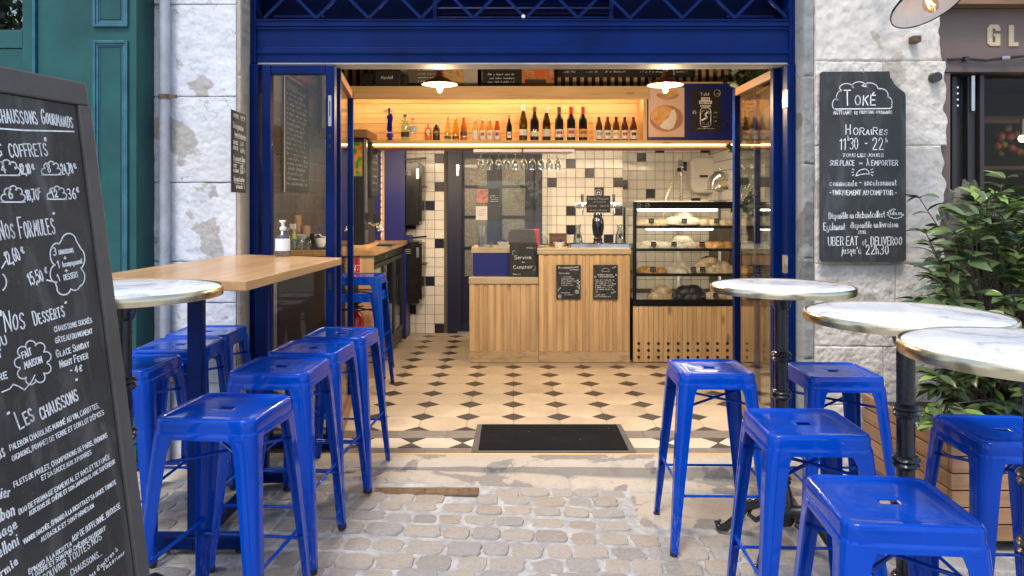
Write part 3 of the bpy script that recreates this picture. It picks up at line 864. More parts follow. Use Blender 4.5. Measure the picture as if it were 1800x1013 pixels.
# fixed side light and folding doors
def leaf(label, a, b, zlo, zhi, stile, cat='door', width=.05, name='glass_door', rails=navy):
    """a glazed leaf between two floor points"""
    a, b = Vector((*a, 0)), Vector((*b, 0))
    t = thing(name, label, cat, a)
    d = (b - a); L = d.length; d = d.normalized(); nn = Vector((-d.y, d.x, 0))
    def slab(u0, u1, w0, w1, th):
        mb = MB()
        mb.add([d * u + nn * n + Vector((0, 0, z)) for z in (w0, w1) for n in (-th / 2, th / 2) for u in (u0, u1)],
               [(0, 2, 3, 1), (4, 5, 7, 6), (0, 1, 5, 4), (1, 3, 7, 5), (3, 2, 6, 7), (2, 0, 4, 6)]); return mb
    slab(0, stile, zlo, zhi, width).build('stile', navy, t, bevel=.004)
    slab(L - stile, L, zlo, zhi, width).build('stile', navy, t, bevel=.004)
    slab(stile + .001, L - stile - .001, zlo, zlo + .07, width - .006).build('bottom_rail', rails, t, bevel=.003)
    slab(stile + .001, L - stile - .001, zhi - .05, zhi, width - .006).build('top_rail', rails, t, bevel=.003)
    slab(stile + .001, L - stile - .001, zlo + .071, zhi - .051, .006).build('pane', glass, t)
    return t, slab
zt_ = z0 - .014
lt, sl = leaf('fixed glass side light behind the end of the wooden bar table', (ax(463, FY + .03), FY + .03), (ax(590, FY + .03), FY + .03), .012, zt_, .05, 'window', .06, 'side_light')
L = ax(590, FY + .03) - ax(463, FY + .03)
lk = sl(L - .034, L - .016, az(222, FY), az(168, FY), .066); lk.build('lock_plate', M('lock_grey', (.34, .38, .36), .4, .3), lt)
sl(L - .028, L - .022, az(205, FY), az(178, FY), .068).build('lock_slot', black_plastic, lt)
for py in (240, 257): sl(L - .030, L - .020, az(py + 3, FY), az(py - 3, FY), .064).build('lock_hole', black_plastic, lt)
sl(L - .034, L - .016, az(510, FY), az(480, FY), .064).build('latch', black_plastic, lt)
warm_rail = wood('door_rail', (.30, .15, .07), (.16, .07, .035), 'y', .1)
leaf('glass door leaf folded inward at the left behind the blue stools', (ax(592, 4.22), 4.22), (ax(616, 5.10), 5.10), .012, zt_, .05, 'door', .045, 'glass_door', warm_rail)
leaf('glass door leaf folded inward nearest the display case', (ax(1366, 4.22), 4.22), (ax(1293, 4.98), 4.98), .012, zt_, .05, 'door', .045, 'glass_door', warm_rail)
leaf('second glass door leaf folded behind the first beside the cream pier', (ax(1372, 4.25) + .02, 4.25), (ax(1330, 4.92), 4.92), .012, zt_, .045, 'door', .04, 'glass_door', warm_rail)
hb = MB().box(-.008, .008, -.02, .02, 0, .10)
for k, (px, py, nm) in enumerate(((1380, 190, 'upper'), (1380, 480, 'lower'))):
    tag(hb.build('hinge', chrome, None, loc=at(px, py, FY - .03)), f'{nm} steel hinge between the right door post and frame', 'hinge')
if left_dark.v: tag(left_dark.build('more_dark_wall_tiles', tile_dark, wall_back), kind='stuff')
# ---------------------------------------------------------------- rear door
frost = NT('pebbled_glass')
frost.bump(frost.noise(frost.coord(), 60, 3), .7, .006)
frost_glass = frost.done(frost.ramp(frost.noise(frost.coord(), 40, 3), [(.3, (.12, .12, .105)), (.7, (.22, .22, .19))]), .22, 0, .2)
rd = thing('rear_door', 'dark navy double door with pebbled glass panes behind the counter', 'door', (ax(870, RY), RY, 0))
dn = M('door_navy', (.006, .010, .035), .4, 0, .1)
def rdx(px): return ax(px, RY) - ax(870, RY)
MB().box(rdx(787), rdx(812), -.03, .12, 0, 2.12).box(rdx(940), rdx(953), -.03, .12, 0, 2.12).box(rdx(812), rdx(940), -.03, .12, 2.05, 2.12).build('frame', dn, rd, bevel=.004)
MB().box(rdx(812), rdx(940), .04, .115, .02, 2.05).build('leaf', dn, rd)
for (a, b) in ((817, 856), (883, 923)):
    for (t_, u_) in ((279, 326), (331, 379), (384, 434), (439, 486)):
        p_ = MB().box(rdx(a), rdx(b), .028, .042, az(u_, RY), az(t_, RY)).build('pane', frost_glass, rd)
        g = MB(); A, B, C, D_ = rdx(a) - .012, rdx(b) + .012, az(u_, RY) - .012, az(t_, RY) + .012
        g.box(A, A + .012, .01, .04, C, D_).box(B - .012, B, .01, .04, C, D_).box(A + .012, B - .012, .01, .04, C, C + .012).box(A + .012, B - .012, .01, .04, D_ - .012, D_)
        g.build('glazing_bead', dn, p_)
MB().box(rdx(868), rdx(872), .012, .04, .02, 2.05).build('meeting_stile', dn, rd)
MB().box(rdx(820), rdx(852), .03, .04, .12, .62).box(rdx(886), rdx(920), .03, .04, .12, .62).build('lower_panel', dn, rd, bevel=.006)
MB().box(rdx(803), rdx(807), -.05, -.03, az(310, RY), az(291, RY)).build('handle', chrome, rd)
MB().box(rdx(805), rdx(830), -.09, .0, 0, .03).build('door_sill', steel, rd)

# ---------------------------------------------------------------- service counter
CY = 6.47
cnt = thing('service_counter', 'slatted pine service counter with stepped laminate tops', 'counter', (0, CY, 0))
xa, xb, xc = ax(825, CY), ax(947, CY), ax(1107, CY)
zc_top, zc_led = az(437, CY), az(488, CY)
MB().box(xa, xb - .002, .0055, .60, .0, zc_led - .056).box(xb, xc, .0055, .60, .0, zc_top - .05).box(xa + .02, xb - .002, .125, .60, zc_led - .056, zc_top - .045).build('carcass', wood('pine_back', (.68, .47, .24), (.48, .29, .125), 'z', .5), cnt)
MB().box(xa - .004, xb - .003, -.018, .12, zc_led - .055, zc_led).build('ledge_top', counter_edge, cnt, bevel=.003)
MB().box(xb - .012, xc + .008, -.022, .62, zc_top - .049, zc_top).build('counter_top', counter_edge, cnt, bevel=.003)
MB().box(xa + .012, xb - .014, .10, .62, zc_top - .046, zc_top + .002).build('counter_top', counter_edge, cnt, bevel=.003)
MB().box(xa + .024, xb - .003, .112, .124, zc_led + .001, zc_top - .047).build('blue_panel', navy_panel, cnt)
pl = az(618, CY)
def scuffed():
    t = NT('scuffed_pine'); co = t.coord((1.2, 28, 28)); n = t.noise(co, 1, 6, .62, .35)
    c = t.ramp(n, [(.28, (.44, .27, .12)), (.66, (.64, .46, .25))])
    s_ = t.noise(t.coord((5, 5, 16)), 1.6, 5, .65)
    c = t.mix(t.ramp(s_, [(.48, (0, 0, 0)), (.72, (.8, .8, .8))]), c, (.24, .17, .10))
    return t.done(c, .6)
plinth_pine = scuffed()
MB().box(xa, xb - .001, -.004, .005, 0.004, pl).build('plinth_board', plinth_pine, cnt, bevel=.002)
MB().box(xb + .001, xc, -.004, .005, 0.004, pl).build('plinth_board', plinth_pine, cnt, bevel=.002)
def slats(x0, x1, zlo, zhi, w, gap):
    x = x0
    while x < x1 - .01:
        ww = min(w * R.uniform(.80, 1.25), x1 - x)
        MB().box(x, x + ww, -.004 - R.uniform(0, .003), .005, zlo, zhi).build('slat', pine, cnt, bevel=.003, seg=1)
        x += ww + gap * R.uniform(.5, 1.2)
slats(xa + .001, xb, pl + .001, zc_led - .057, .043, .033)
slats(xb + .002, xc, pl + .001, zc_top - .05, .043, .033)
# slates on the counter front
def slate_board(name, label, px0, px1, py0, py1, D, draw, mat=slate, wmat=chalk, th=.012, tilt=0):
    c = at((px0 + px1) / 2, py1, D)
    t = thing(name, label, 'chalkboard', c)
    W, H = (px1 - px0) * D / F, (py1 - py0) * D / F
    fn = lambda u, v, t_: (u, t_ + v * tilt, v)
    MB().prism([(-W / 2, 0), (W / 2, 0), (W / 2, H), (-W / 2, H)], fn, 0, th).build('board', mat, t, bevel=.002)
    mb = MB(); draw(mb, lambda u, v: (u, -.0012 + v * tilt, v), W, H)
    mb.build('writing', wmat, t)
    return t
def draw_acc(mb, fn, W, H):
    write(mb, fn, '(Accompagnements)', 0, H * .90, .016, W * .84, .0028, .03, 'c')
    write(mb, fn, 'du Moment', W * .06, H * .845, .013, W * .36, .0024)
    write(mb, fn, 'Notre salade:', -W * .38, H * .74, .011, W * .44, .0022)
    for i, s in enumerate(('carotte, oignon', 'concombre, tomate,', 'poivron, basilic', 'concombre,', 'salade verte')):
        scribble(mb, fn, -W * .30, H * (.64 - i * .062), W * (.42 + .1 * (i % 3)), .008, .0014)
    write(mb, fn, 'Pates du four', -W * .3, H * .17, .011, W * .36, .0022)
    write(mb, fn, 'et salade', -W * .16, H * .115, .010, W * .3, .002)
    for cx, cy, r in ((-W * .36, H * .085, .016), (W * .34, H * .21, .018), (W * .2, H * .13, .007)):
        for k in range(5):
            a = k * 72 + 10
            ribbon(mb, arc(cx + r * .5 * math.cos(math.radians(a)), cy + r * .5 * math.sin(math.radians(a)), r * .5, r * .5, 0, 360, 8), .0036, fn)
    ribbon(mb, [(W * .42, H * .28), (W * .44, H * .38), (W * .38, H * .48), (W * .40, H * .58)], .003, fn)
    for k in range(6):
        y = H * (.3 + k * .045)
        ribbon(mb, [(W * .41, y), (W * (.33 if k % 2 else .47), y + H * .035)], .0045, fn)
    ribbon(mb, [(-W * .45, H * .23), (-W * .32, H * .33)], .002, fn)
    for k in range(4): ribbon(mb, [(-W * (.42 - k * .03), H * (.25 + k * .022)), (-W * (.43 - k * .03), H * (.285 + k * .02))], .003, fn)
slate_board('counter_slate', 'small slate with chalk flowers on the counter front', 978, 1021, 466, 526, CY - .022, draw_acc)
def draw_ed(mb, fn, W, H):
    ribbon(mb, arc(0, H * .81, W * .16, H * .10, 0, 180) + [(W * .16, H * .81)], .0018, fn)
    write(mb, fn, 'Edition limitée', 0, H * .695, .014, W * .62, .0022, 0, 'c')
    write(mb, fn, 'CUISINE BURGER SALADE', W * .04, H * .64, .009, W * .66, .0016, 0, 'c')
    for i in range(5): scribble(mb, fn, -W * .42, H * (.55 - i * .054), W * R.uniform(.5, .84), .008, .0017)
    scribble(mb, fn, -W * .42, H * .28, W * .74, .008, .0018)
    for i in range(2): scribble(mb, fn, -W * .44, H * (.12 - i * .05), W * (.45 + .2 * i), .008, .0018)
    for cx, cy, r in ((-W * .42, H * .655, .008), (W * .43, H * .71, .007), (W * .36, H * .22, .009), (W * .26, H * .19, .006), (-W * .36, H * .22, .007)):
        ribbon(mb, arc(cx, cy, r, r, 0, 360, 8), .003, fn)
    write(mb, fn, '- 7.00€', W * .22, H * .88, .010, W * .24, .002, .35)
slate_board('counter_slate', 'small slate headed with a half moon beside the display case', 1043, 1086, 466, 526.5, CY - .022, draw_ed)
def draw_serv(mb, fn, W, H):
    write(mb, fn, '(Hello !)', W * .1, H * .85, .011, W * .34, .0016)
    write(mb, fn, 'Service', -W * .32, H * .53, .034, W * .62, .0032, .02)
    write(mb, fn, 'au', -W * .06, H * .43, .014, W * .12, .002)
    write(mb, fn, 'Comptoir', -W * .36, H * .25, .028, W * .70, .0030, .03)
    write(mb, fn, '(Merci)', -W * .38, H * .07, .011, W * .28, .0016)
    ribbon(mb, arc(-W * .34, H * .72, .016, .02, 60, 250), .002, fn); ribbon(mb, arc(W * .36, H * .27, .016, .02, -120, 60), .002, fn)
sv = slate_board('counter_sign', 'black upright sign leaning on the till above the ledge', 896, 945, 428, 487.5, CY + .06, draw_serv, slate, chalk, .006, .02)

# things standing on the counter
KZ = zc_top
def on_counter(px, D=6.66, left=False): return Vector((ax(px, D), D, KZ + (.0025 if left else .0005)))
def cup_profile(r0, r1, h, t=.003): return [(r0, 0), (r1, h), (r1 - t, h), (r0 - t, t), (.001, t)]
tl = thing('till_screen', 'dark bronze till screen seen from behind on the counter', 'till', on_counter(918, 6.72, True))
MB().prism([(-.13, .02), (.13, .02), (.12, .15), (.10, .165), (-.10, .165), (-.125, .13)], lambda u, v, t: (u, t + (v - .02) * .35, v), -.05, -.02).build('screen', M('bronze_plastic', (.06, .040, .022), .25, .3), tl, bevel=.01)
MB().box(-.07, .07, -.06, .08, 0, .022).build('base', black_plastic, tl, bevel=.006)
MB().bar((0, .01, .02), (0, -.01, .10), .05, .03).build('stand', black_plastic, tl)
def bowl_plant(label, px, D):
    t = thing('succulent_bowl', label, 'plant pot', on_counter(px, D))
    MB().lathe([(.036, 0), (.055, .05), (.051, .05), (.034, .008), (.001, .008)], seg=18).build('bowl', white_plastic, t, True)
    MB().lathe([(.049, .042), (.001, .046)], seg=14).build('soil', M('potting_soil', (.03, .02, .015), .9), t)
    mb = MB()
    for k in range(14):
        a = R.uniform(0, 6.3); r = R.uniform(.005, .045)
        p = Vector((r * math.cos(a), r * math.sin(a), .042)); q = p + Vector((math.cos(a) * .02, math.sin(a) * .02, R.uniform(.015, .04)))
        mb.tube([p, (p + q) / 2 + Vector((0, 0, .006)), q], [.004, .006, .001], 6)
    mb.build('leaves', M('plum_leaf', (.05, .03, .04), .5), t, True)
bowl_plant('white bowl of small succulents left of the till', 884, 6.66)
bowl_plant('white bowl of small succulents in the middle of the counter', 983, 6.62)
sj = thing('straw_glass', 'tall clear glass holding steel straws at the counter end', 'glass', on_counter(846, 6.68, True))
MB().lathe(cup_profile(.030, .034, .10), seg=16).build('glass', clear_glass, sj, True)
for k in range(9):
    a = R.uniform(0, 6.3); MB().tube([(.012 * math.cos(a), .012 * math.sin(a), .006), (.04 * math.cos(a), .03 * math.sin(a), R.uniform(.16, .2))], .003, 6).build('straw', steel if k % 3 else white_plastic, sj)
tg = thing('shot_glass', 'tiny clear glass between straws and till', 'glass', on_counter(864, 6.66, True))
MB().lathe(cup_profile(.018, .02, .05), seg=12).build('glass', clear_glass, tg, True)
rj = thing('red_carton', 'red and blue printed carton right of the till screen', 'carton', on_counter(941, 6.85, True))
MB().box(-.04, .04, -.03, .03, 0, .16).build('carton', M('red_card', (.55, .03, .02), .5), rj, bevel=.006)
MB().box(-.041, -.012, -.032, .02, .01, .12).build('blue_stripe', M('blue_card', (.02, .08, .35), .5), rj, bevel=.004)
gj = thing('gel_pump', 'clear pump bottle standing right of the red carton', 'bottle', on_counter(958, 6.64))
MB().lathe([(.024, 0), (.027, .01), (.027, .075), (.012, .095), (.010, .105)], seg=14).build('bottle', clear_glass, gj, True)
MB().lathe([(.012, .104), (.012, .12), (.004, .122), (.004, .14)], seg=10).bar((0, 0, .142), (-.03, 0, .138), .01, .01).build('pump', white_plastic, gj)
cb = thing('card_box', 'brown wooden box behind the white succulent bowl', 'box', on_counter(981, 6.80))
MB().box(-.08, .08, -.02, .06, 0, .115).box(-.086, .086, -.024, .064, .115, .122).build('box', wood('dark_box', (.16, .09, .05), (.09, .05, .03), 'x', 0), cb, bevel=.003)
def carafe(label, px, D):
    t = thing('carafe', label, 'carafe', on_counter(px, D) + Vector((0, 0, .022)))
    MB().lathe([(.040, 0), (.044, .02), (.040, .07), (.022, .13), (.021, .15), (.030, .185), (.028, .185), (.019, .15), (.019, .13), (.036, .07), (.038, .006), (.001, .006)], seg=18).build('carafe', clear_glass, t, True)
    MB().box(-.014, .014, -.047, -.043, .06, .1).build('mark', black_plastic, t)
carafe('empty glass carafe left of the black beer tower', 1016, 6.72)
carafe('empty glass carafe right of the black beer tower', 1089, 6.72)
dt = thing('drip_tray', 'shallow steel drip tray under the beer tower', 'tray', on_counter(1053, 6.62))
MB().prism([(-.262, 0), (.262, 0), (.275, .034), (-.275, .034)], lambda u, v, t: (u, t, v), -.09, -.086).prism([(-.262, 0), (.262, 0), (.275, .034), (-.275, .034)], lambda u, v, t: (u, t, v), .19, .194).box(-.262, .262, -.086, .19, 0, .012).box(-.277, -.262, -.09, .194, .0, .034).box(.262, .277, -.09, .194, .0, .034).build('tray', chrome, dt)
bt_ = thing('beer_tower', 'black ceramic beer tower with chrome crossbar and two taps', 'beer tower', on_counter(1051, 6.74) + Vector((0, 0, .014)))
MB().lathe([(.052, 0), (.052, .02), (.040, .035), (.044, .06), (.034, .075), (.046, .10), (.056, .17), (.052, .235), (.040, .262), (.042, .285), (.030, .30)], seg=24).build('column', M('black_ceramic', (.008, .009, .02), .07, 0, 0, 1, coat=1), bt_, True)
zb_ = az(361, 6.74) - (KZ + .0145)
MB().tube([(-.20, 0, zb_), (-.215, 0, zb_)], [.03, .026], 16).tube([(-.2, 0, zb_), (.2, 0, zb_)], .03, 18).tube([(.20, 0, zb_), (.215, 0, zb_)], [.03, .026], 16).build('crossbar', chrome, bt_, True)
for sx in (-.145, .145):
    tp = MB().tube([(sx, -.01, zb_ + .025), (sx, -.01, zb_ + .045), (sx, -.012, zb_ + .10)], [.008, .012, .015], 12).build('tap_handle', chrome, bt_, True)
    MB().tube([(sx, -.03, zb_), (sx, -.05, zb_ - .02), (sx, -.05, zb_ - .09)], [.012, .009, .006], 10).build('spout', chrome, bt_, True)
MB().tube([(0, -.02, zb_ + .115), (0, -.04, zb_ + .115)], .036, 20).build('emblem', black_plastic, bt_, True)
em = MB(); ef = lambda u, v: (u, -.0412, zb_ + .115 + v)
ribbon(em, arc(0, 0, .03, .03, 0, 360, 20), .003, ef); ribbon(em, arc(0, -.004, .015, .012, 20, 160), .004, ef); ribbon(em, [(-.016, -.012), (0, .012), (.016, -.012)], .004, ef); ribbon(em, [(-.012, -.016), (.012, -.016)], .003, ef)
em.build('emblem_print', chalk, bt_)
def draw_beer(mb, fn, W, H):
    write(mb, fn, 'Bières Pression', 0, H * .76, .020, W * .86, .0022, 0, 'c')
    write(mb, fn, 'blonde artisanale', W * .06, H * .60, .010, W * .5, .0014, 0, 'c')
    write(mb, fn, '25cl 3.6€', -W * .42, H * .34, .016, W * .36, .002); write(mb, fn, '50cl 5.9€', W * .08, H * .34, .016, W * .36, .002)
    write(mb, fn, 'Blonde ou Blanche', 0, H * .10, .013, W * .72, .002, 0, 'c')
slate_board('tap_slate', 'little slate hung on the beer tower crossbar', 1031, 1073, 344, 374, 6.68, draw_beer, slate, chalk_dim, .006)
# clear screen with notices
ps = thing('acrylic_screen', 'tall clear acrylic screen standing over the till', 'screen', (ax(905, 6.60), 6.60, KZ))
w_ = (969 - 838) / 2 * 6.60 / F
MB().box(-w_, w_, 0, .006, .004, az(318, 6.60) - KZ).build('sheet', acrylic, ps, bevel=.001)
for sx in (-.7, .7): MB().box(sx * w_ - .03, sx * w_ + .03, -.03, .035, -.0, .004).build('foot', acrylic, ps)
nt_ = thing('food_leaflet', 'small food leaflet fixed to the acrylic screen', 'leaflet', at(857.5, 359, 6.593))
W_, H_ = 42 * 6.593 / F, 28 * 6.593 / F
def blob_mat(name, cols, scale=9, rough=.4):
    t = NT(name); n = t.noise(t.coord(), scale, 4, .6, .6)
    k = len(cols)
    return t.done(t.ramp(n, [(.25 + .5 * i / (k - 1), c) for i, c in enumerate(cols)]), rough)
MB().box(-W_ / 2, W_ / 2, 0, .003, 0, H_).build('sheet', M('leaflet_dark', (.03, .045, .05), .4), nt_)
MB().prism([(-W_ * .48, H_ * .05), (W_ * .02, H_ * .05), (W_ * .02, H_ * .95), (-W_ * .48, H_ * .95)], lambda u, v, t: (u, t, v), -.0025, -.001).build('picture', blob_mat('leaflet_food', [(.10, .04, .03), (.45, .18, .14), (.6, .35, .2)], 26), nt_)
mb = MB(); f_ = lambda u, v: (u, -.002, v)
for i in range(4): scribble(mb, f_, W_ * .08, H_ * (.5 - i * .12), W_ * .36, .007, .0014)
mb.build('print', chalk, nt_)
pn = thing('paper_notice', 'white paper notice taped under the food leaflet', 'notice', at(846.5, 387, 6.593))
W2, H2 = 20 * 6.593 / F, 24 * 6.593 / F
MB().box(-W2 / 2, W2 / 2, 0, .001, 0, H2).build('sheet', M('white_paper', (.72, .66, .62), .8), pn)
mb = MB()
for i in range(4): scribble(mb, lambda u, v: (u, -.0015, v), -W2 * .34, H2 * (.72 - i * .13), W2 * .66, .006, .0012)
mb.build('print', M('grey_ink', (.12, .1, .1), .8), pn)

# ---------------------------------------------------------------- bottle shelf over the counter
SH = 6.30
sh = thing('bottle_shelf', 'long wall hung pine bottle shelf with warm strip lights', 'shelf', (0, SH, 0))
zs0, zs1 = az(253, SH), az(246.7, SH)
zf0, zf1 = az(174.5, SH), az(151.5, SH)
xs0, xs1 = -1.62, ax(1131, SH)
MB().box(xs0, ax(1292, SH), 0, .42, zs0, zs1).build('shelf_board', pine_x, sh, bevel=.003)
MB().box(xs0, xs1 + .05, -.004, .026, zf0, zf1).build('fascia', pine_x, sh, bevel=.003)
MB().box(xs0, xs1 + .03, .026, .52, zf1 - .022, zf1 - .001).build('top_board', pine_x, sh)
nb = 5
for i in range(nb):
    a = zs1 + (zf1 - .022 - zs1) * i / nb; b = zs1 + (zf1 - .022 - zs1) * (i + 1) / nb
    MB().box(xs0, xs1, .30 - R.uniform(0, .002), .318, a + .001, b - .001).build('back_board', pine_x, sh, bevel=.002, seg=1)
MB().box(xs1, xs1 + .032, .0, .42, zs1 + .001, zf1 - .023).build('end_board', pine, sh, bevel=.003)
MB().box(xs0 + .02, xs1 - .01, .030, .052, zf0 + .012, zf0 + .03).build('strip_or_fill_light', led_shelf, sh)
MB().box(xs0 + .02, ax(1288, SH), .006, .022, zs0 - .014, zs0 - .004).build('strip_or_fill_light', led_warm, sh)
MB().box(xs0 + .02, 1.9, .335, .365, zs0 - .026, zs0 - .004).build('strip_or_fill_light', emit('added_rear_fill', (1.0, .82, .58), 46), sh)  # added glowing strip, hidden behind the under board, to brighten the rear wall
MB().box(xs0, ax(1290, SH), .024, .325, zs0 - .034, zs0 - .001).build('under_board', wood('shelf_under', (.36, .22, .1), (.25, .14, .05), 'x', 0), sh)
# slatted wall above
sw = thing('slatted_panel', 'dark wall panel with upright pine battens above the shelf', 'wall panel', (0, SH + .60, 0))
MB().box(-1.85, 2.2, .02, .04, zf1 - .3, 2.78).build('backing', M('black_backing', (.012, .010, .009), .8), sw)
for i in range(56):
    x = -1.8 + i * .072
    MB().box(x, x + .034, -.004, .0195, zf1 - .3, 2.775).build('batten', pine, sw)
# speaker
spk = thing('loudspeaker', 'black box loudspeaker with white script logo on the shelf top', 'loudspeaker', at(681, 151, SH + .10))
MB().box(-.115, .115, 0, .10, .002, .145).build('cabinet', black_plastic, spk, bevel=.012)
MB().box(-.102, .102, -.004, .002, .014, .133).build('grille', M('speaker_cloth', (.02, .02, .022), .9, 0, .2, 120, .4, 500), spk)
mb = MB(); write(mb, lambda u, v: (u, -.0055, v), 'Marshall', 0, .058, .026, .105, .0034, .03, 'c'); mb.build('logo', chalk, spk)
tag(MB().box(-.05, .05, 0, .08, 0, .11).build('small_speaker', black_plastic, None, bevel=.02, loc=at(707, 152, SH + .16)), 'low black box tucked behind the loudspeaker', 'box')
tag(MB().box(-.05, .05, 0, .06, 0, .12).build('small_speaker', black_plastic, None, bevel=.01, loc=at(645, 152, SH + .16)), 'low black box at the left of the loudspeaker', 'box')
# posters above the shelf
def poster(name, label, px0, px1, py0, py1, D, mat, texts=(), pics=(), extra=None, cat='poster'):
    t = thing(name, label, cat, at((px0 + px1) / 2, py1, D))
    W, H = (px1 - px0) * D / F, (py1 - py0) * D / F
    MB().box(-W / 2, W / 2, 0, .006, 0, H).build('sheet', mat, t)
    for k, (u0, u1, v0, v1, m_) in enumerate(pics):
        MB().box((u0 - .5) * W, (u1 - .5) * W, -.0015 - .0004 * k, -.0005 - .0003 * k, v0 * H, v1 * H).build('picture', m_, t)
    mb = MB(); fn = lambda u, v: (u, -.004, v)
    for (kind, s, u, v, size, width) in texts:
        if kind == 's': scribble(mb, fn, (u - .5) * W, v * H, width * W, size, size * .2)
        else: write(mb, fn, s, (u - .5) * W, v * H, size, width * W, size * .16, 0, 'l')
    if extra: extra(mb, fn, W, H)
    if mb.v: mb.build('print', chalk, t)
    return t
grey_card = M('taupe_card', (.16, .12, .09), .5)
food1 = blob_mat('crumble_picture', [(.10, .04, .015), (.55, .26, .07), (.75, .50, .22), (.35, .14, .04)], 30)
food2 = blob_mat('juice_picture', [(.05, .03, .02), (.50, .22, .08), (.70, .20, .03), (.55, .45, .35)], 16)
photo_pale = M('pale_picture', (.55, .48, .44), .5, 0, .15)
poster('food_poster', 'taupe and white food poster behind the left pendant lamp', 716, 840, 100, 151, SH + .40, grey_card,
       [('w', '(Oshun, dailies...)', .13, .72, .024, .24)] + [('s', '', .15, .52 - .13 * i, .014, .22) for i in range(4)],
       [(.50, .995, .01, .99, photo_pale), (.50, .80, .05, .99, food1)])
poster('food_poster', 'leafy green picture poster behind the loudspeaker', 655, 715, 100, 151, SH + .44, blob_mat('leafy_picture', [(.08, .10, .04), (.35, .38, .2), (.6, .3, .1)], 18))
poster('text_poster', 'black poster with white lettering above the wine bottles', 848, 916, 100, 151, SH + .40, black_plastic,
       [('w', 'authentique pour un', .10, .80, .024, .82), ('w', 'savoir chocolaterie francaise', .06, .60, .024, .88)] + [('s', '', .14 + .04 * (i % 2), .36 - .13 * i, .016, .68) for i in range(3)])
poster('drink_poster', 'poster of an orange drink above the wine bottles', 917, 974, 100, 151, SH + .40, food2,
       (), [(.46, .72, .30, .85, M('orange_drink', (.72, .16, .02), .4)), (.08, .3, .45, .99, M('amber_drink', (.6, .3, .08), .4)), (.1, .75, .08, .22, M('dark_foreground', (.05, .03, .02), .5))])
def price_lines(mb, fn, W, H):
    for i, (u, wd_) in enumerate(((-.46, .10), (-.30, .10), (-.16, .2), (.10, .22), (.36, .10))):
        scribble(mb, fn, u * W, H * .45, wd_ * W, .022, .003); scribble(mb, fn, u * W, H * .18, wd_ * W * .8, .018, .003)
    ribbon(mb, [(W * .30, H * .9), (W * .34, H * .5), (W * .345, H * .1)], .008, fn)
poster('menu_board', 'long black chalk menu hung across the battens', 982, 1222, 92, 136, SH + .565, slate, (), (), price_lines, 'menu board')
# navy panel with two posters
npn = thing('navy_panel', 'navy panel right of the bottle shelf in a pine edge', 'wall panel', (0, SH, 0))
MB().box(xs1 + .036, ax(1296, SH), .014, .04, zs1 + .002, az(147, SH)).build('board', navy_panel, npn)
MB().box(xs1 + .055, ax(1296, SH), .005, .42, az(147, SH) + .001, az(144, SH)).build('pine_edge', pine_x, npn)
peach = blob_mat('peach_backdrop', [(.55, .28, .16), (.72, .45, .32), (.70, .52, .44)], 3)
fp = poster('dessert_poster', 'poster of a glass bowl of crumble and cream', 1140, 1203, 154, 241, SH + .012, peach, (), [])
def on_poster(poly, off): return MB().prism(poly, lambda u, v, t: (u, t, v), off, off + .0006)
sc_ = SH / F
on_poster(arc(.0, .16, .145, .115, 0, 360, 26), -.002).build('picture', M('bowl_brown', (.42, .20, .11), .4, 0, .2, 10), fp)
on_poster(arc(.01, .375, .10, .055, 180, 360, 18), -.002).build('picture', M('bowl_back', (.50, .26, .15), .4, 0, .2, 10), fp)
on_poster([(p[0] + R.uniform(-.006, .006), p[1]) for p in arc(-.02, .18, .115, .085, 0, 360, 22)], -.003).build('picture', blob_mat('crumble_close', [(.40, .15, .04), (.75, .36, .10), (.80, .50, .22)], 34), fp)
on_poster([(-.06, .09), (-.03, .13), (.02, .17), (.04, .23), (.07, .24), (.085, .20), (.08, .13), (.06, .08), (.02, .06), (-.03, .07)], -.004).build('picture', M('cream_swirl', (.78, .68, .60), .4, 0, .1, 8), fp)
on_poster([(p[0] + R.uniform(-.01, .01), p[1]) for p in arc(.03, .385, .06, .035, 150, 390, 14)], -.004).build('picture', blob_mat('crumble_far', [(.5, .22, .06), (.8, .45, .15)], 34), fp)
def jar_art(mb, fn, W, H):
    write(mb, fn, 'Toké', 0, H * .84, .026, W * .3, .003, .08, 'c')
    jr = []
    jr += [(-W * .17, H * .50), (-W * .17, H * .24)] + arc(-W * .08, H * .18, W * .09, H * .06, 180, 270, 5) + arc(W * .08, H * .18, W * .09, H * .06, 270, 360, 5) + [(W * .17, H * .50), (W * .12, H * .56), (-W * .12, H * .56), (-W * .17, H * .50)]
    ribbon(mb, jr, .006, fn)
    ribbon(mb, [(-W * .16, H * .62), (W * .16, H * .62), (W * .16, H * .59), (-W * .16, H * .59), (-W * .16, H * .62)], .005, fn)
    ribbon(mb, cloud(0, H * .44, W * .10, H * .05, 5, W * .04, 0, 180), .004, fn)
    ribbon(mb, [(W * .06, H * .46), (-W * .02, H * .40), (W * .06, H * .34), (-W * .12, H * .27)], .014, fn)
    for k in range(12): ribbon(mb, arc(R.uniform(-.12, .12) * W, R.uniform(.15, .24) * H, .003, .003, 0, 360, 5), .005, fn)
    for i in range(3): scribble(mb, fn, W * .26, H * (.44 - i * .10), W * .14, .009, .002); scribble(mb, fn, -W * .42, H * (.48 - i * .03), W * .12, .009, .002)
    scribble(mb, fn, -W * .26, H * .07, W * .55, .007, .002)
jp = poster('jar_poster', 'black poster with a white jar drawing on navy panel', 1213, 1267, 157, 232, SH + .012, M('poster_black', (.014, .013, .012), .5), (), (), jar_art)
Wj, Hj = 54 * (SH + .012) / F, 75 * (SH + .012) / F
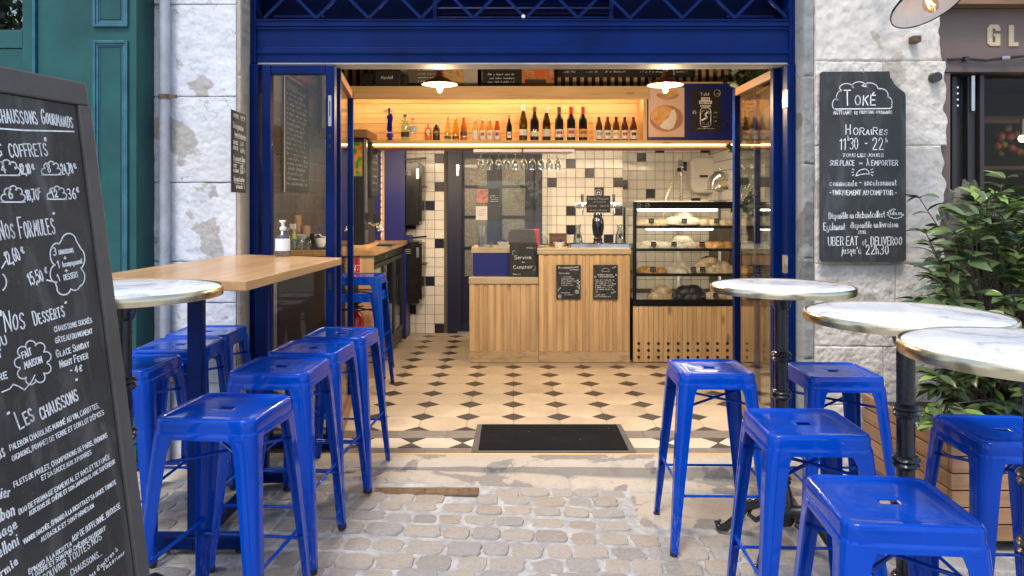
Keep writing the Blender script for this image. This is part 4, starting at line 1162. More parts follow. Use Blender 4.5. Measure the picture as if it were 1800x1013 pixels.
for (u, v, ww, s) in ((0, .73, .28, 'sunday'), (0, .655, .42, 'night fever')):
    MB().box(u - ww * Wj / 2, u + ww * Wj / 2, -.0045, -.004, v * Hj, (v + .075) * Hj).build('title_strip', cream_card, jp)
    mb = MB(); write(mb, lambda a, b: (a, -.0052, b), s, 0, (v + .018) * Hj, .018, ww * Wj * .86, .003, 0, 'c'); mb.build('title_print', black_plastic, jp)
lg = MB(); lf = lambda u, v: (u, -.0015, v)
lgt = thing('round_logo', 'round white line logo at the corner of the navy panel', 'logo', at(1260.5, 164, SH + .012))
MB().tube([(0, .0, 0), (0, .003, 0)], .030, 24).build('disc', navy_panel, lgt)
ribbon(lg, arc(0, 0, .028, .028, 0, 360, 22), .0035, lf); ribbon(lg, arc(-.006, .008, .022, .010, 200, 330), .003, lf)
for u in (0, .014): ribbon(lg, arc(u, -.006, .003, .004, 0, 360, 6), .005, lf)
lg.build('print', chalk, lgt)

# bottles
def gl(name, col, base=.04): return pane(name, col, 1.5, .03, base)
wine_green, wine_dark, amber = gl('wine_green', (.28, .26, .07)), M('dark_wine_glass', (.012, .010, .010), .08, 0, 0, 1, coat=.8), M('amber_glass', (.10, .03, .008), .1, 0, .2, 9, coat=.8)
prof_wine = [(.036, 0), (.0375, .004), (.0375, .19), (.030, .215), (.016, .245), (.014, .285), (.015, .287), (.015, .309)]
prof_white = [(.035, 0), (.036, .004), (.036, .16), (.029, .20), (.017, .245), (.0145, .285), (.015, .309)]
prof_beer = [(.029, 0), (.030, .004), (.030, .125), (.024, .148), (.0135, .178), (.0125, .212)]
prof_pet = [(.033, 0), (.035, .01), (.035, .06), (.032, .08), (.035, .10), (.035, .13), (.024, .165), (.013, .185), (.013, .20)]
prof_round = [(.028, 0), (.031, .008), (.031, .085), (.026, .105), (.014, .118), (.013, .138)]
prof_slim = [(.027, 0), (.028, .006), (.028, .095), (.022, .118), (.012, .15), (.011, .19)]
prof_juice = [(.027, 0), (.029, .006), (.029, .08), (.022, .11), (.014, .14), (.014, .165)]
prof_small = [(.024, 0), (.026, .005), (.026, .11), (.018, .135), (.0105, .16), (.0105, .20)]
caps = {}
def capm(c):
    if c not in caps: caps[c] = M('cap_%d' % len(caps), c, .45)
    return caps[c]
def liquid(c):
    return M('juice_%d' % len(bpy.data.materials), c, .12, 0, .15, 12, coat=.6)
def bottle(px, label, prof, mat, h, cap, cap_from, lab=None, lab_z=(.2, .45), lab_w=1.2, mark=None, D=6.36):
    t = thing('bottle', label, 'bottle', Vector((ax(px, D), D, zs1 + .0008)), 0, 'bottles along the pine shelf')
    k = h / prof[-1][1]
    MB().lathe([(r, z * k) for r, z in prof], seg=16).build('glass', mat, t, True)
    rt = prof[-1][0]
    cf = cap_from * h
    MB().lathe([(rt + .0018, cf), (rt + .0018, h + .003), (rt * .6, h + .004), (.0005, h + .004)], seg=14).build('cap', cap, t, True)
    if lab:
        rr_ = max(r for r, z in prof) + .0012
        o_ = MB().lathe([(rr_, lab_z[0] * h), (rr_, lab_z[1] * h)], seg=14, a0=-math.pi / 2 - lab_w, a1=-math.pi / 2 + lab_w).build('label', lab, t, True)
        if mark:
            MB().lathe([(rr_ + .0008, (lab_z[0] * .6 + lab_z[1] * .4) * h), (rr_ + .0008, (lab_z[0] * .25 + lab_z[1] * .75) * h)], seg=8, a0=-math.pi / 2 - lab_w * .55, a1=-math.pi / 2 + lab_w * .55).build('label_mark', mark, o_, True)
    return t
paper = M('label_paper', (.66, .60, .50), .7); paper_w = M('label_white', (.74, .72, .66), .6)
ink = M('label_ink', (.03, .04, .05), .6); red = M('label_red', (.55, .03, .03), .5)
B = bottle
B(712, 'green capped clear water bottle with dark label', prof_pet, gl('pale_green_pet', (.72, .90, .82)), .225, capm((.01, .12, .03)), .93, ink, (.14, .33), 1.4)
B(726, 'clear ribbed water bottle with pale blue label', prof_pet, gl('clear_pet', (.93, .95, .96)), .195, capm((.35, .37, .4)), .94, M('pale_blue_label', (.35, .5, .68), .5), (.42, .62), 1.4)
B(752.7, 'small round bottle of orange juice', prof_round, liquid((.62, .22, .02)), .155, capm((.72, .70, .66)), .90, paper_w, (.42, .62), .6)
B(767, 'small round bottle of dark brown drink', prof_round, liquid((.05, .015, .008)), .155, capm((.72, .70, .66)), .90, M('brown_label', (.12, .06, .04), .5), (.3, .6), 1.0, chalk_dim)
B(787, 'slim bottle of pale lemonade, left of the slim three', prof_slim, gl('pale_lemonade', (.90, .88, .62)), .212, capm((.6, .58, .52)), .95, M('dark_green_label', (.02, .06, .05), .5), (.08, .18), 1.4)
B(801, 'slim bottle of yellow lemonade, middle of the slim three', prof_slim, gl('yellow_lemonade', (.90, .76, .30)), .212, capm((.6, .58, .52)), .95, M('dark_green_label2', (.02, .05, .05), .5), (.08, .18), 1.4)
B(815, 'slim bottle of coral soda with navy label', prof_slim, liquid((.50, .12, .02)), .212, capm((.6, .58, .52)), .95, M('navy_label', (.05, .06, .12), .5), (.2, .38), 1.4)
for px, nm, c, mk in ((835, 'yellow juice bottle, leftmost of four with oval labels', (.70, .42, .10), None), (848.4, 'red spotted juice bottle, second of four with oval labels', (.70, .34, .08), red), (861, 'apricot juice bottle, third of four with oval labels', (.70, .30, .05), M('apricot_mark', (.7, .35, .1), .5)), (873.8, 'red juice bottle, last of four with oval labels', (.55, .08, .02), M('berry_mark', (.3, .02, .03), .5))):
    B(px, nm, prof_juice, liquid(c), .186, capm((.72, .68, .62)), .93, paper_w, (.05, .48), .9, mk)
B(895, 'small dark bottle with gold cap beside the wine', prof_small, wine_dark, .222, capm((.45, .36, .18)), .86, paper_w, (.1, .34), .7, chalk_dim)
B(919.8, 'tall pale green wine bottle with white cap, tallest on shelf', prof_white, wine_green, .315, capm((.75, .73, .68)), .82, paper_w, (.14, .31), 1.3)
B(939.8, 'dark wine bottle with cream label and olive cap', prof_wine, wine_dark, .292, capm((.16, .11, .05)), .86, paper, (.12, .27), 1.3)
B(960.7, 'olive green wine bottle with ivory cap', prof_white, gl('olive_wine', (.22, .19, .05)), .292, capm((.74, .70, .62)), .83, paper, (.12, .34), 1.3)
B(982.9, 'red wine bottle with pink patchwork label', prof_wine, wine_dark, .292, capm((.10, .08, .07)), .80, paper_w, (.10, .33), 1.2, M('pink_mark', (.5, .06, .10), .5))
B(1003.8, 'red wine bottle with scarlet cap and red label', prof_wine, wine_dark, .292, capm((.58, .03, .02)), .80, paper, (.10, .36), 1.2, red)
B(1024.9, 'red wine bottle with brick cap and orange sketch label', prof_wine, wine_dark, .292, capm((.38, .04, .02)), .80, M('orange_label', (.65, .35, .14), .6), (.10, .34), 1.3, M('sketch_brown', (.3, .1, .05), .6))
for px, nm, mk in ((1053, 'grey blue', (.30, .36, .42)), (1068, 'teal', (.12, .24, .30)), (1083, 'yellow', (.75, .42, .06)), (1098, 'red', (.60, .06, .03)), (1113.6, 'black and white', (.06, .03, .03))):
    B(px, f'brown beer bottle with {nm} label', prof_beer, amber, .213, capm((.62, .55, .42)), .965, paper_w, (.06, .42), 1.25, M('beer_mark_' + nm.replace(' ', '_'), mk, .5, 0, .4, 90))
stt = thing('figurine_bottle', 'cobalt blue sculpted bottle standing alone at the left', 'bottle', Vector((ax(685.6, 6.36), 6.36, zs1 + .0008)))
MB().lathe([(.033, 0), (.030, .01), (.018, .014), (.022, .02), (.033, .04), (.030, .062), (.016, .075)], seg=18).build('foot', M('cobalt_glaze', (.012, .012, .28), .08, 0, 0, 1, coat=1), stt, True)
MB().prism([(-.014, .074), (.016, .074), (.022, .10), (.018, .15), (.028, .21), (.020, .225), (.012, .24), (-.006, .235), (-.026, .215), (-.030, .195), (-.018, .19), (-.024, .14), (-.028, .10)], lambda u, v, t: (u, t, v), -.016, .016).build('body', M('cobalt_body', (.012, .012, .26), .1, 0, 0, 1, coat=1), stt, bevel=.008)
MB().tube([(-.008, 0, .235), (-.006, 0, .255), (-.008, 0, .285)], [.008, .010, .012], 10).build('neck', M('cobalt_neck', (.012, .012, .26), .1), stt, True)

# hanging glass rack
gr = thing('glass_rack', 'bright chrome stemware rack under the bottle shelf', 'rack', (0, 6.36, 0))
zr = zs0 - .040
for dy in (0, .09, .18):
    MB().box(ax(832, 6.36), ax(917, 6.36), dy, dy + .012, zr - .028, zr).box(ax(921, 6.36), ax(1010, 6.36), dy, dy + .012, zr - .028, zr).build('rail', white_paint, gr, bevel=.003)
for i in range(13):
    x = ax(836 + i * 14, 6.36); MB().box(x - .004, x + .004, -.003, .20, zr - .024, zr - .004).build('wire', white_paint, gr)
gx = [780 + q_ / 4.82 for q_ in (315, 390, 465, 532, 606, 680, 752, 824, 895, 968)]
gprof = [(.034, 0), (.034, -.002), (.005, -.006), (.0035, -.02), (.0035, -.062), (.012, -.072), (.028, -.10), (.031, -.125), (.026, -.165), (.0245, -.165), (.029, -.125), (.026, -.10), (.010, -.075), (.001, -.07)]
for i, px in enumerate(gx):
    nm = ('first', 'second', 'third', 'fourth', 'fifth', 'sixth', 'seventh', 'eighth', 'ninth', 'last')[i]
    wg = MB().lathe(gprof, seg=16).build('wine_glass', clear_glass, None, True, loc=(ax(px, 6.40), 6.40, zr - .014))
    tag(wg, f'upside down wine glass, {nm} from the left in the rack', 'wine glass', 'wine glasses hanging in the rack')

# pendant lamps
def pendant(label, px, py, D, r, pw):
    t = thing('pendant_lamp', label, 'lamp', at(px, py, D))
    MB().lathe([(r, 0), (r * .93, .012), (r * .55, .034), (.03, .052), (.022, .075), (.018, .09)], seg=32, cap=False).build('shade', terracotta, t, True)
    MB().lathe([(r * .99, .001), (r * .92, .010), (r * .54, .031), (.028, .048)], seg=32, cap=False).build('shade_lining', shade_cream, t, True)
    MB().lathe([(.016, .09), (.016, .13), (.004, .14)], seg=12).build('socket', brass, t, True)
    MB().tube([(0, 0, .135), (0, 0, 2.78 - az(py, D))], .004, 8).build('cord', black_plastic, t)
    MB().lathe([(.001, -.055), (.012, -.050), (.020, -.030), (.020, -.012), (.012, .015), (.010, .045)], seg=16).build('bulb', bulb_warm, t, True)
    ld = bpy.data.lights.new('bulb_light', 'SPOT'); ld.energy = pw; ld.color = (1, .85, .66); ld.shadow_soft_size = .05; ld.spot_size = math.radians(168); ld.spot_blend = .25
    lo = bpy.data.objects.new('bulb_light', ld); COL.objects.link(lo); lo.parent = t; lo.location = (0, 0, -.062)
    l2 = bpy.data.lights.new('bulb_glow_light', 'POINT'); l2.energy = 20; l2.color = (1, .72, .42); l2.shadow_soft_size = .04
    o2 = bpy.data.objects.new('bulb_glow_light', l2); COL.objects.link(o2); o2.parent = t; o2.location = (0, 0, -.11)
pendant('lit copper pendant lamp above the slim soda bottles', 773, 149, 4.95, .122, 30)
pendant('lit copper pendant lamp in front of the dessert poster', 1169.5, 150, 4.95, .122, 30)

# ---------------------------------------------------------------- display case of turnovers
DC = 6.47
x0, x1 = ax(1113, DC), RX - .02
zt0, zt1 = az(538, DC), az(355, DC)
dc = thing('display_case', 'black framed glass display case on a planked pine base', 'display case', (0, DC, 0))
fr = MB().box(x0, x0 + .03, 0, .03, zt0, zt1).box(x1 - .03, x1, 0, .03, zt0, zt1).box(x0 + .03, x1 - .03, 0, .03, zt0, az(527, DC)).box(x0 + .03, x1 - .03, 0, .03, az(367, DC), zt1)
fr.box(x0, x0 + .03, .57, .60, zt0, zt1).box(x1 - .03, x1, .57, .60, zt0, zt1).box(x0, x0 + .03, .03, .57, zt0, zt0 + .05).box(x0, x0 + .03, .03, .57, zt1 - .05, zt1)
fr.build('frame', M('case_black', (.008, .008, .009), .18, 0, 0, 1), dc, bevel=.003)
MB().box(x0 + .031, x1 - .031, .012, .018, az(527, DC) + .001, az(367, DC) - .001).build('front_glass', case_glass, dc)
MB().box(x0 + .010, x0 + .016, .031, .569, zt0 + .051, zt1 - .051).build('side_glass', case_glass, dc)
MB().box(x0 + .001, x1 - .001, .031, .60, zt1 - .012, zt1).build('top_sheet', steel, dc)
MB().box(x0 + .031, x1 - .031, .05, .58, zt0 + .01, az(529, DC)).build('floor_plate', steel, dc)
for px in (1192, 1265, 1340): MB().box(ax(px, 7.05) - .012, ax(px, 7.05) + .012, .575, .59, zt0 + .05, zt1 - .05).build('back_post', white_paint, dc)
MB().box(x0 + .035, x1 - .035, .581, .586, zt0 + .05, zt1 - .05).build('back_glass', case_glass, dc)
zsh = [az(397, DC), az(437.5, DC), az(482, DC)]
for z in zsh:
    MB().box(x0 + .032, x1 - .032, .06, .50, z - .026, z - .002).build('shelf', M('shelf_black', (.012, .012, .013), .3), dc)
MB().box(x0 + .05, ax(1262, DC), .022, .045, az(371, DC), az(367.5, DC)).build('bar_or_fill_light', led_white, dc)
MB().box(ax(1139, DC), ax(1257, DC), .07, .09, zsh[0] - .040, zsh[0] - .028).build('bar_or_fill_light', led_white, dc)
for z in zsh[1:]: MB().box(x0 + .06, x1 - .06, .44, .455, z - .034, z - .0265).build('bar_or_fill_light', emit('added_case_fill', (1.0, .88, .68), 7), dc)  # invented glow bars, added to brighten the lower shelves
for px in (1123, 1138):
    mb = MB(); f_ = lambda u, v: (u, -.0015, v); cx, cy = ax(px, DC), az(361, DC)
    ribbon(mb, arc(cx, cy, .018, .018, 0, 360, 14), .0025, f_); ribbon(mb, arc(cx, cy + .003, .010, .007, 200, 340), .002, f_); mb.build('logo_print', chalk_dim, dc)
# base of planks with vent holes
pb = MB().box(x0, x1, .03, .55, .05, zt0 - .004).build('base_cabinet', M('cabinet_dark', (.03, .025, .02), .6), dc)
MB().box(x0 + .02, x1, .06, .5, 0, .05).build('kick_space', black_plastic, dc)
x = x0; i = 0
hole = MB().tube([(0, -.0035, 0), (0, .004, 0)], .0135, 14).mesh('vent_hole'); hole.materials.append(M('hole_black', (.006, .005, .004), .9))
while x < x1 - .01:
    w = R.uniform(.040, .048)
    MB().box(x + .001, min(x1, x + w) - .001, -.004 - R.uniform(0, .002), .0295, az(637, DC) + R.uniform(0, .004), zt0 - .006).build('plank', pine, dc, bevel=.002, seg=1)
    x += w
for c in range(15):
    for r_ in range(3):
        o = bpy.data.objects.new('vent_hole', hole); COL.objects.link(o); o.parent = dc
        o.location = (ax(1122.5 + c * 17.3, DC), -.004, az((604, 616, 628)[r_], DC))
# turnovers
def turnover(k):
    rr = random.Random(k); mb = MB(); n, m = 14, 6; V = []
    for j in range(m + 1):
        for i in range(n + 1):
            a = math.pi * i / n; s = 1 - j / m
            edge = 1 + (.05 * math.cos(a * 22) if j == 0 else 0)
            r = .075 * (1 - .0 * s) * (j / m if False else (1 - .92 * (j / m))) * edge
            rho = 1 - .92 * j / m
            h = max(.006, .050 * math.sqrt(max(0, 1 - rho ** 2.4)))
            h *= 1 + .06 * math.sin(a * 5 + k) if j > 1 else 1
            V.append((r * math.cos(a), -r * math.sin(a) * .82 + .02, h))
    w = n + 1
    Fs = [(j * w + i, j * w + i + 1, (j + 1) * w + i + 1, (j + 1) * w + i) for j in range(m) for i in range(n)]
    o = len(V)
    V += [(v[0], v[1], 0) for v in V[:w]]
    Fs += [(i, o + i, o + i + 1, i + 1) for i in range(n)]
    # flat back
    left = [j * w for j in range(m + 1)]; right = [j * w + n for j in range(m + 1)]
    Fs.append(tuple([o] + left + right[::-1] + [o + n]))
    return mb.add(V, Fs)
tvm = {}
def put_turnover(px, D, z, mat, label, grp, rz=0, sc=1, tilt=0):
    key = (mat.name, R.randrange(3))
    if key not in tvm:
        me = turnover(key[1]).mesh('turnover', True); me.materials.append(mat); tvm[key] = me
    o = bpy.data.objects.new('turnover', tvm[key]); COL.objects.link(o)
    o.location = (ax(px, D), D, z); o.rotation_euler = (tilt, 0, rz); o.scale = (sc, sc, sc)
    tag(o, label, 'pastry', grp)
def pile(pxs, z, mat, label, D=6.60, top=(), sc=1):
    sc *= 1.22; top = [(p_, u_ * 1.15) for p_, u_ in top]
    od = ('leftmost', 'second', 'third', 'fourth')
    for i, px in enumerate(pxs): put_turnover(px, D + R.uniform(-.02, .02), z, mat, od[i] + ' ' + label, label, R.uniform(-.25, .25), sc * R.uniform(.92, 1.08))
    for i, (px, up) in enumerate(top): put_turnover(px, D + .03, z + up, mat, ('upper ' if len(top) == 1 else 'upper ' + od[i] + ' ') + label, label, R.uniform(-.25, .25), sc)
def tag_card(px, py, D, label):
    t = thing('price_tag', label, 'price tag', at(px, py, D))
    MB().box(-.024, .024, 0, .003, .012, .055).build('card', slate, t)
    mb = MB()
    for i in range(2): scribble(mb, lambda u, v: (u, -.001, v), -.016, .036 - i * .014, .032, .006, .0014)
    mb.build('print', chalk_dim, t)
    MB().box(-.005, .005, -.001, .012, 0, .012).build('clip', clear_glass, t)
Z0, Z1, Z2, Z3 = zsh[0] - .001, zsh[1] - .001, zsh[2] - .001, az(528.5, DC)
pile([1133, 1148, 1166], Z0, dough_pale, 'brown flecked turnover at the left of the top shelf', sc=.95)
MB_t = thing('serving_plate', 'white plate stacked with turnovers on the top shelf', 'plate', (ax(1200, 6.62), 6.62, Z0))
MB().lathe([(.06, 0), (.13, .008), (.13, .011), (.001, .006)], seg=24).build('plate', white_paint, MB_t, True)
pile([1187, 1216], Z0 + .011, dough_grey, 'turnover stacked on the white plate', top=((1200, .045),), sc=1.15)
pile([1236, 1252, 1278], Z0, dough_pale, 'golden turnover at the right of the top shelf')
pile([1310, 1335, 1352], Z0, dough_pale, 'turnover at the far right of the top shelf')
pile([1134, 1150, 1168], Z1, dough_grey, 'floured turnover at the left of the second shelf')
pile([1192, 1210], Z1, dough_grey, 'floured turnover heaped mid second shelf', top=((1201, .042),), sc=1.1)
pile([1232, 1250, 1263, 1277], Z1, dough_gold, 'golden brown turnover on the second shelf', sc=.9)
pile([1315, 1345], Z1, dough_grey, 'floured turnover at the far right of the second shelf')
pile([1133, 1148, 1160], Z2, dough_gold, 'golden turnover at the left of the third shelf', sc=.85)
pile([1184, 1196, 1208], Z2, dough_grey, 'smooth turnover in the middle heap of the third shelf', top=((1199, .038),), sc=1.05)
pile([1230, 1248, 1262, 1280], Z2, dough_pale, 'turnover in the tall right heap of the third shelf', top=((1240, .04), (1256, .04), (1270, .03), (1246, .075)), sc=1.05)
pile([1312, 1340], Z2, dough_gold, 'golden turnover at the far right of the third shelf')
pile([1156, 1170], Z3, dough_pale, 'pale turnover at the bottom left of the case', top=((1163, .04),), sc=1.1)
pile([1198, 1212, 1226], Z3, dough_black, 'charcoal black turnover at the bottom of the case', top=((1206, .04), (1219, .045)), sc=1.1)
pile([1250, 1268, 1282], Z3, dough_pale, 'pale turnover at the bottom right of the case')
for s, py, xs in (('top', 395, (1145, 1203, 1260)), ('second', 436, (1149, 1185, 1234)), ('third', 480, (1148, 1219, 1235)), ('bottom', 526, (1186, 1236, 1258))):
    for k, px in enumerate(xs):
        tag_card(px, py, 6.535, f'{("left", "middle", "right")[k]} black price tag on the {s} shelf of the case')

# on and above the case
dm_ = thing('cake_dome', 'glass cake dome on a footed stand above the display case', 'cake stand', (ax(1266, 6.78), 6.78, zt1))
MB().lathe([(.07, 0), (.06, .008), (.02, .02), (.016, .09), (.05, .105), (.135, .112), (.135, .118), (.001, .118)], seg=28).build('stand', clear_glass, dm_, True)
MB().lathe([(.118, .119), (.114, .19), (.09, .245), (.05, .275), (.012, .284)], seg=28).ball((0, 0, .30), .018).build('dome', clear_glass, dm_, True)
MB().lathe([(.06, .119), (.075, .13), (.07, .145), (.001, .15)], seg=20).build('cake', dough_gold, dm_, True)
td = thing('towel_dispenser', 'white rounded paper towel dispenser on the tiled wall', 'dispenser', at(1229, 345, RY2 - .02))
k_ = RY2 / F
MB().prism([(-.145, .12), (-.12, .045), (-.08, .03), (.10, .03), (.13, .05), (.15, .12), (.15, .36), (.13, .42), (.06, .438), (-.06, .438), (-.13, .42), (-.145, .38)], lambda u, v, t: (u, t, v), -.20, .01).build('housing', white_plastic, td, bevel=.03, seg=4)
MB().box(-.046, .046, -.203, -.199, .205, .232).build('brand_plate', black_plastic, td)
MB().box(-.146, .151, -.202, .0, .192, .197).build('seam', steel, td)
hs = thing('spray_tap', 'coiled spring pre rinse tap rising above the display case', 'tap', at(1198, 356, 8.05))
MB().tube([(0, 0, -.3), (0, 0, .42)], .008, 8).build('riser', steel, hs)
pts = [(.026 * math.cos(a * .9), .026 * math.sin(a * .9), -.05 + a * .0045) for a in range(0, 100)]
MB().tube(pts, .004, 5).build('spring', chrome, hs, True)
MB().tube([(0, 0, .40), (-.005, -.02, .455), (-.02, -.03, .46), (-.035, -.04, .40)], [.02, .022, .022, .018], 10).build('spray_head', steel, hs, True)
MB().tube([(-.035, -.04, .38), (-.12, -.04, .2), (-.19, -.04, .02), (-.21, -.04, -.2)], .006, 8).build('lever', brass, hs, True)
MB().ball((-.035, -.04, .36), .026, 10, 6).build('grip', black_plastic, hs, True)
MB_ledge = MB().box(ax(1114, 7.1), ax(1300, 7.1), 0, .05, zt1 + .002, zt1 + .012)
tag(MB_ledge.build('steel_ledge', white_paint, None, loc=(0, 7.0, 0)), 'thin pale ledge along the back of the display case', 'ledge')
# ---------------------------------------------------------------- left side of the shop
sc0, sc1, sx = 5.88, 7.66, -1.12
zc = az(440, sc0)
side = thing('side_counter', 'long wooden side counter with glazed fridge doors along the left wall', 'counter', (0, 0, 0))
MB().box(LX + .01, sx + .02, sc0 - .02, sc1, zc - .045, zc).build('worktop', beech_y, side, bevel=.003)
MB().box(ax(630, sc0), sx - .002, sc0, sc0 + .03, 0, zc - .046).build('end_panel', pine, side)
MB().box(LX + .01, ax(630, sc0) - .001, sc0 + .004, sc0 + .03, 0, zc - .046).build('end_panel_dark', M('end_panel_brown', (.05, .035, .025), .5), side)
MB().box(LX + .01, sx - .06, sc0 + .031, sc1, .02, zc - .046).build('carcass', black_plastic, side)
MB().box(sx - .058, sx - .02, sc0 + .032, sc1 - .02, zc - .12, zc - .047).build('fridge_fascia', black_plastic, side)
MB().box(sx - .058, sx - .02, sc0 + .032, sc1 - .02, .02, .12).build('fridge_kick', dark_metal, side)
nd = 3; dw = (sc1 - .06 - sc0 - .04) / nd
for i in range(nd):
    a = sc0 + .04 + i * dw
    d_o = MB().box(sx - .04, sx - .012, a + .004, a + .045, .13, zc - .13).box(sx - .04, sx - .012, a + dw - .045, a + dw - .004, .13, zc - .13).box(sx - .04, sx - .012, a + .045, a + dw - .045, .13, .17).box(sx - .04, sx - .012, a + .045, a + dw - .045, zc - .17, zc - .13).build('fridge_door', dark_metal, side, bevel=.003)
    MB().box(sx - .03, sx - .024, a + .045, a + dw - .045, .17, zc - .17).build('pane', pane('fridge_glass_%d' % i, (.35, .36, .36), 1.5, .02, .1), d_o)
    MB().bar((sx + .004, a + .035, .45), (sx + .004, a + .035, .72), .012, .02).build('handle', black_plastic, d_o)
    MB().tube([(sx - .012, a + .02, zc - .09), (sx - .004, a + .02, zc - .09)], .012, 10).build('knob', chrome, d_o)
# drinks machine
dr_ = thing('drinks_machine', 'tall black drinks machine with chrome taps on the side counter', 'drinks machine', (0, 0, 0))
m0, m1 = 6.10, 6.55
xm0, xm1 = ax(616, m0), ax(655, m1) + .02
zb0 = zc + .03
MB().box(xm0 - .06, xm1 + .03, m0 - .06, m1 + .03, zc + .001, zb0).build('plinth', pine_x, dr_, bevel=.002)
MB().box(xm0, xm1, m0, m1, zb0 + .001, az(243, m0)).build('cabinet', black_plastic, dr_, bevel=.006)
MB().box(xm0, xm1 + .02, m0 - .01, m1, az(242, m0), az(228, m0)).build('wood_cap', old_oak, dr_)
MB().box(xm1 + .001, xm1 + .012, m0 + .01, m0 + .06, zc + .30, az(246, m0)).build('steel_trim', steel, dr_)
mb = MB().box(xm1 + .001, xm1 + .03, m0 + .14, m1 - .01, az(345, m0), az(246, m0)); mb.build('chalk_panel', slate, dr_, bevel=.003)
mb = MB(); f_ = lambda u, v: (xm1 + .0315, m0 + .15 + u, az(345, m0) + v)
for i in range(6): scribble(mb, f_, .02, .05 + i * .06, .22, .02, .003)
mb.build('writing', chalk_dim, dr_)
MB().box(xm0 + .012, xm0 + .10, m0 - .003, m0 - .0005, az(310, m0), az(250, m0)).build('picture', blob_mat('fruit_picture', [(.01, .08, .02), (.05, .2, .03), (.6, .2, .03), (.35, .08, .02)], 16), dr_)
for i in range(3):
    y_ = m0 + .16 + i * .09; z_ = zc + .20
    MB().tube([(xm1, y_, z_), (xm1 + .07, y_, z_)], .014, 10).build('tap_body', chrome, dr_, True)
    MB().tube([(xm1 + .06, y_, z_), (xm1 + .09, y_ - .01, z_ - .06)], [.01, .013], 10).build('spout', chrome, dr_, True)
    MB().tube([(xm1 + .06, y_, z_), (xm1 + .055, y_, z_ + .09)], [.008, .013], 8).build('tap_handle', black_plastic, dr_, True)
for i in range(9): MB().box(xm1 + .0005, xm1 + .004, m0 + .02, m0 + .13, zc + .05 + i * .012, zc + .056 + i * .012).build('grille_slat', steel, dr_)
tag(MB().box(-.04, .14, -.10, .12, 0, .012).build('drip_mat', black_plastic, None, bevel=.004, loc=(xm1 + .03, m1 + .02, zc + .001)), 'flat black drip mat beside the drinks machine taps', 'mat')
# navy partition, notched pine strip, ovens
pt_ = thing('navy_partition', 'navy partition wall with a notched pine strip', 'partition', (0, 7.66, 0))
MB().box(LX + .01, ax(711.5, 7.66), 0, .03, 0, az(259, 7.66) + .1).build('panel', navy_panel, pt_)
xs_ = ax(673, 7.66)
MB().box(xs_ - .016, xs_ + .016, -.014, -.001, zc + .002, az(262, 7.66)).build('pine_strip', pine, pt_)
for i in range(15): MB().box(xs_ - .019, xs_ - .004, -.018, -.0145, zc + .03 + i * .065, zc + .075 + i * .065).build('notch', cream_card, pt_, bevel=.003)
MB().box(ax(711, 7.66), ax(711, 7.66) + .02, -.04, .30, 0, .88).build('lower_side', navy_panel, pt_)
MB().box(ax(711, 7.66), ax(711, 7.66) + .05, .031, .32, 1.00, 1.08).build('shelf_between', navy_panel, pt_)
def oven(label, py0, py1):
    Y = 7.72; z0_, z1_ = az(py1, Y), az(py0, Y)
    t = thing('oven', label, 'oven', (ax(712, Y), Y, z0_))
    H = z1_ - z0_
    bm = M('oven_black', (.010, .009, .009), .25)
    MB().box(-.30, .15, 0, .26, 0, H).build('body', bm, t, bevel=.004)
    MB().box(.151, .178, .0, .26, .04, H - .02).build('door', bm, t, bevel=.006)
    MB().tube([(.20, .02, H * .62), (.20, .24, H * .62)], .011, 8).bar((.17, .03, H * .62), (.21, .03, H * .62), .014, .014).bar((.17, .23, H * .62), (.21, .23, H * .62), .014, .014).build('handle', dark_metal, t)
    MB().bar((.02, .0, H + .03), (.23, -.02, H + .05), .02, .02).build('lever', dark_metal, t)
    MB().box(.12, .148, -.002, 0, H * .74, H * .9).build('label_plate', steel, t)
    for i in range(3): MB().box(-.02, .06, -.002, 0, H * .8 + i * .02, H * .8 + .006 + i * .02).build('control_print', chalk_dim, t)
oven('upper black oven with bar handle beside the navy partition', 286, 396)
oven('lower black oven with bar handle beside the navy partition', 424, 534)
# red sign and extinguisher
fs = thing('fire_sign', 'small red extinguisher sign on the wooden counter end', 'sign', at(626.5, 480, sc0 - .004))
k_ = sc0 / F
MB().box(-.03, .03, 0, .003, 0, .142).build('plate', white_paint, fs)
MB().box(-.028, .028, -.0012, -.0002, .064, .138).box(-.028, .028, -.0012, -.0002, .003, .058).build('red_field', M('sign_red', (.5, .015, .015), .4), fs)
mb = MB(); f_ = lambda u, v: (u, -.002, v)
for i in range(3): ribbon(mb, arc(-.002, .078 + i * .018, .018, .014, 20, 120), .006, f_)
ribbon(mb, [(-.012, .015), (-.012, .045), (-.004, .05)], .008, f_); ribbon(mb, [(.008, .02), (.018, .04)], .004, f_)
mb.build('print', chalk, fs)
ex = thing('fire_extinguisher', 'red fire extinguisher beside the wooden counter end', 'extinguisher', (ax(625, 5.76), 5.76, .14))
MB().lathe([(.06, 0), (.066, .02), (.066, .36), (.045, .41), (.02, .43), (.018, .45)], seg=20).build('cylinder', M('extinguisher_red', (.42, .012, .012), .25, coat=.6), ex, True)
MB().lathe([(.0672, .14), (.0672, .28)], seg=12, a0=-2.4, a1=-.9).build('label', paper_w, ex)
MB().bar((-.02, 0, .46), (.06, 0, .50), .018, .012).bar((-.02, 0, .45), (.06, 0, .46), .018, .01).lathe([(.014, .44), (.014, .49)], seg=10).build('valve', black_plastic, ex)
MB().tube([(-.02, 0, .46), (-.07, -.02, .42), (-.075, -.03, .25), (-.072, -.03, .18)], .009, 8).build('hose', black_plastic, ex, True)
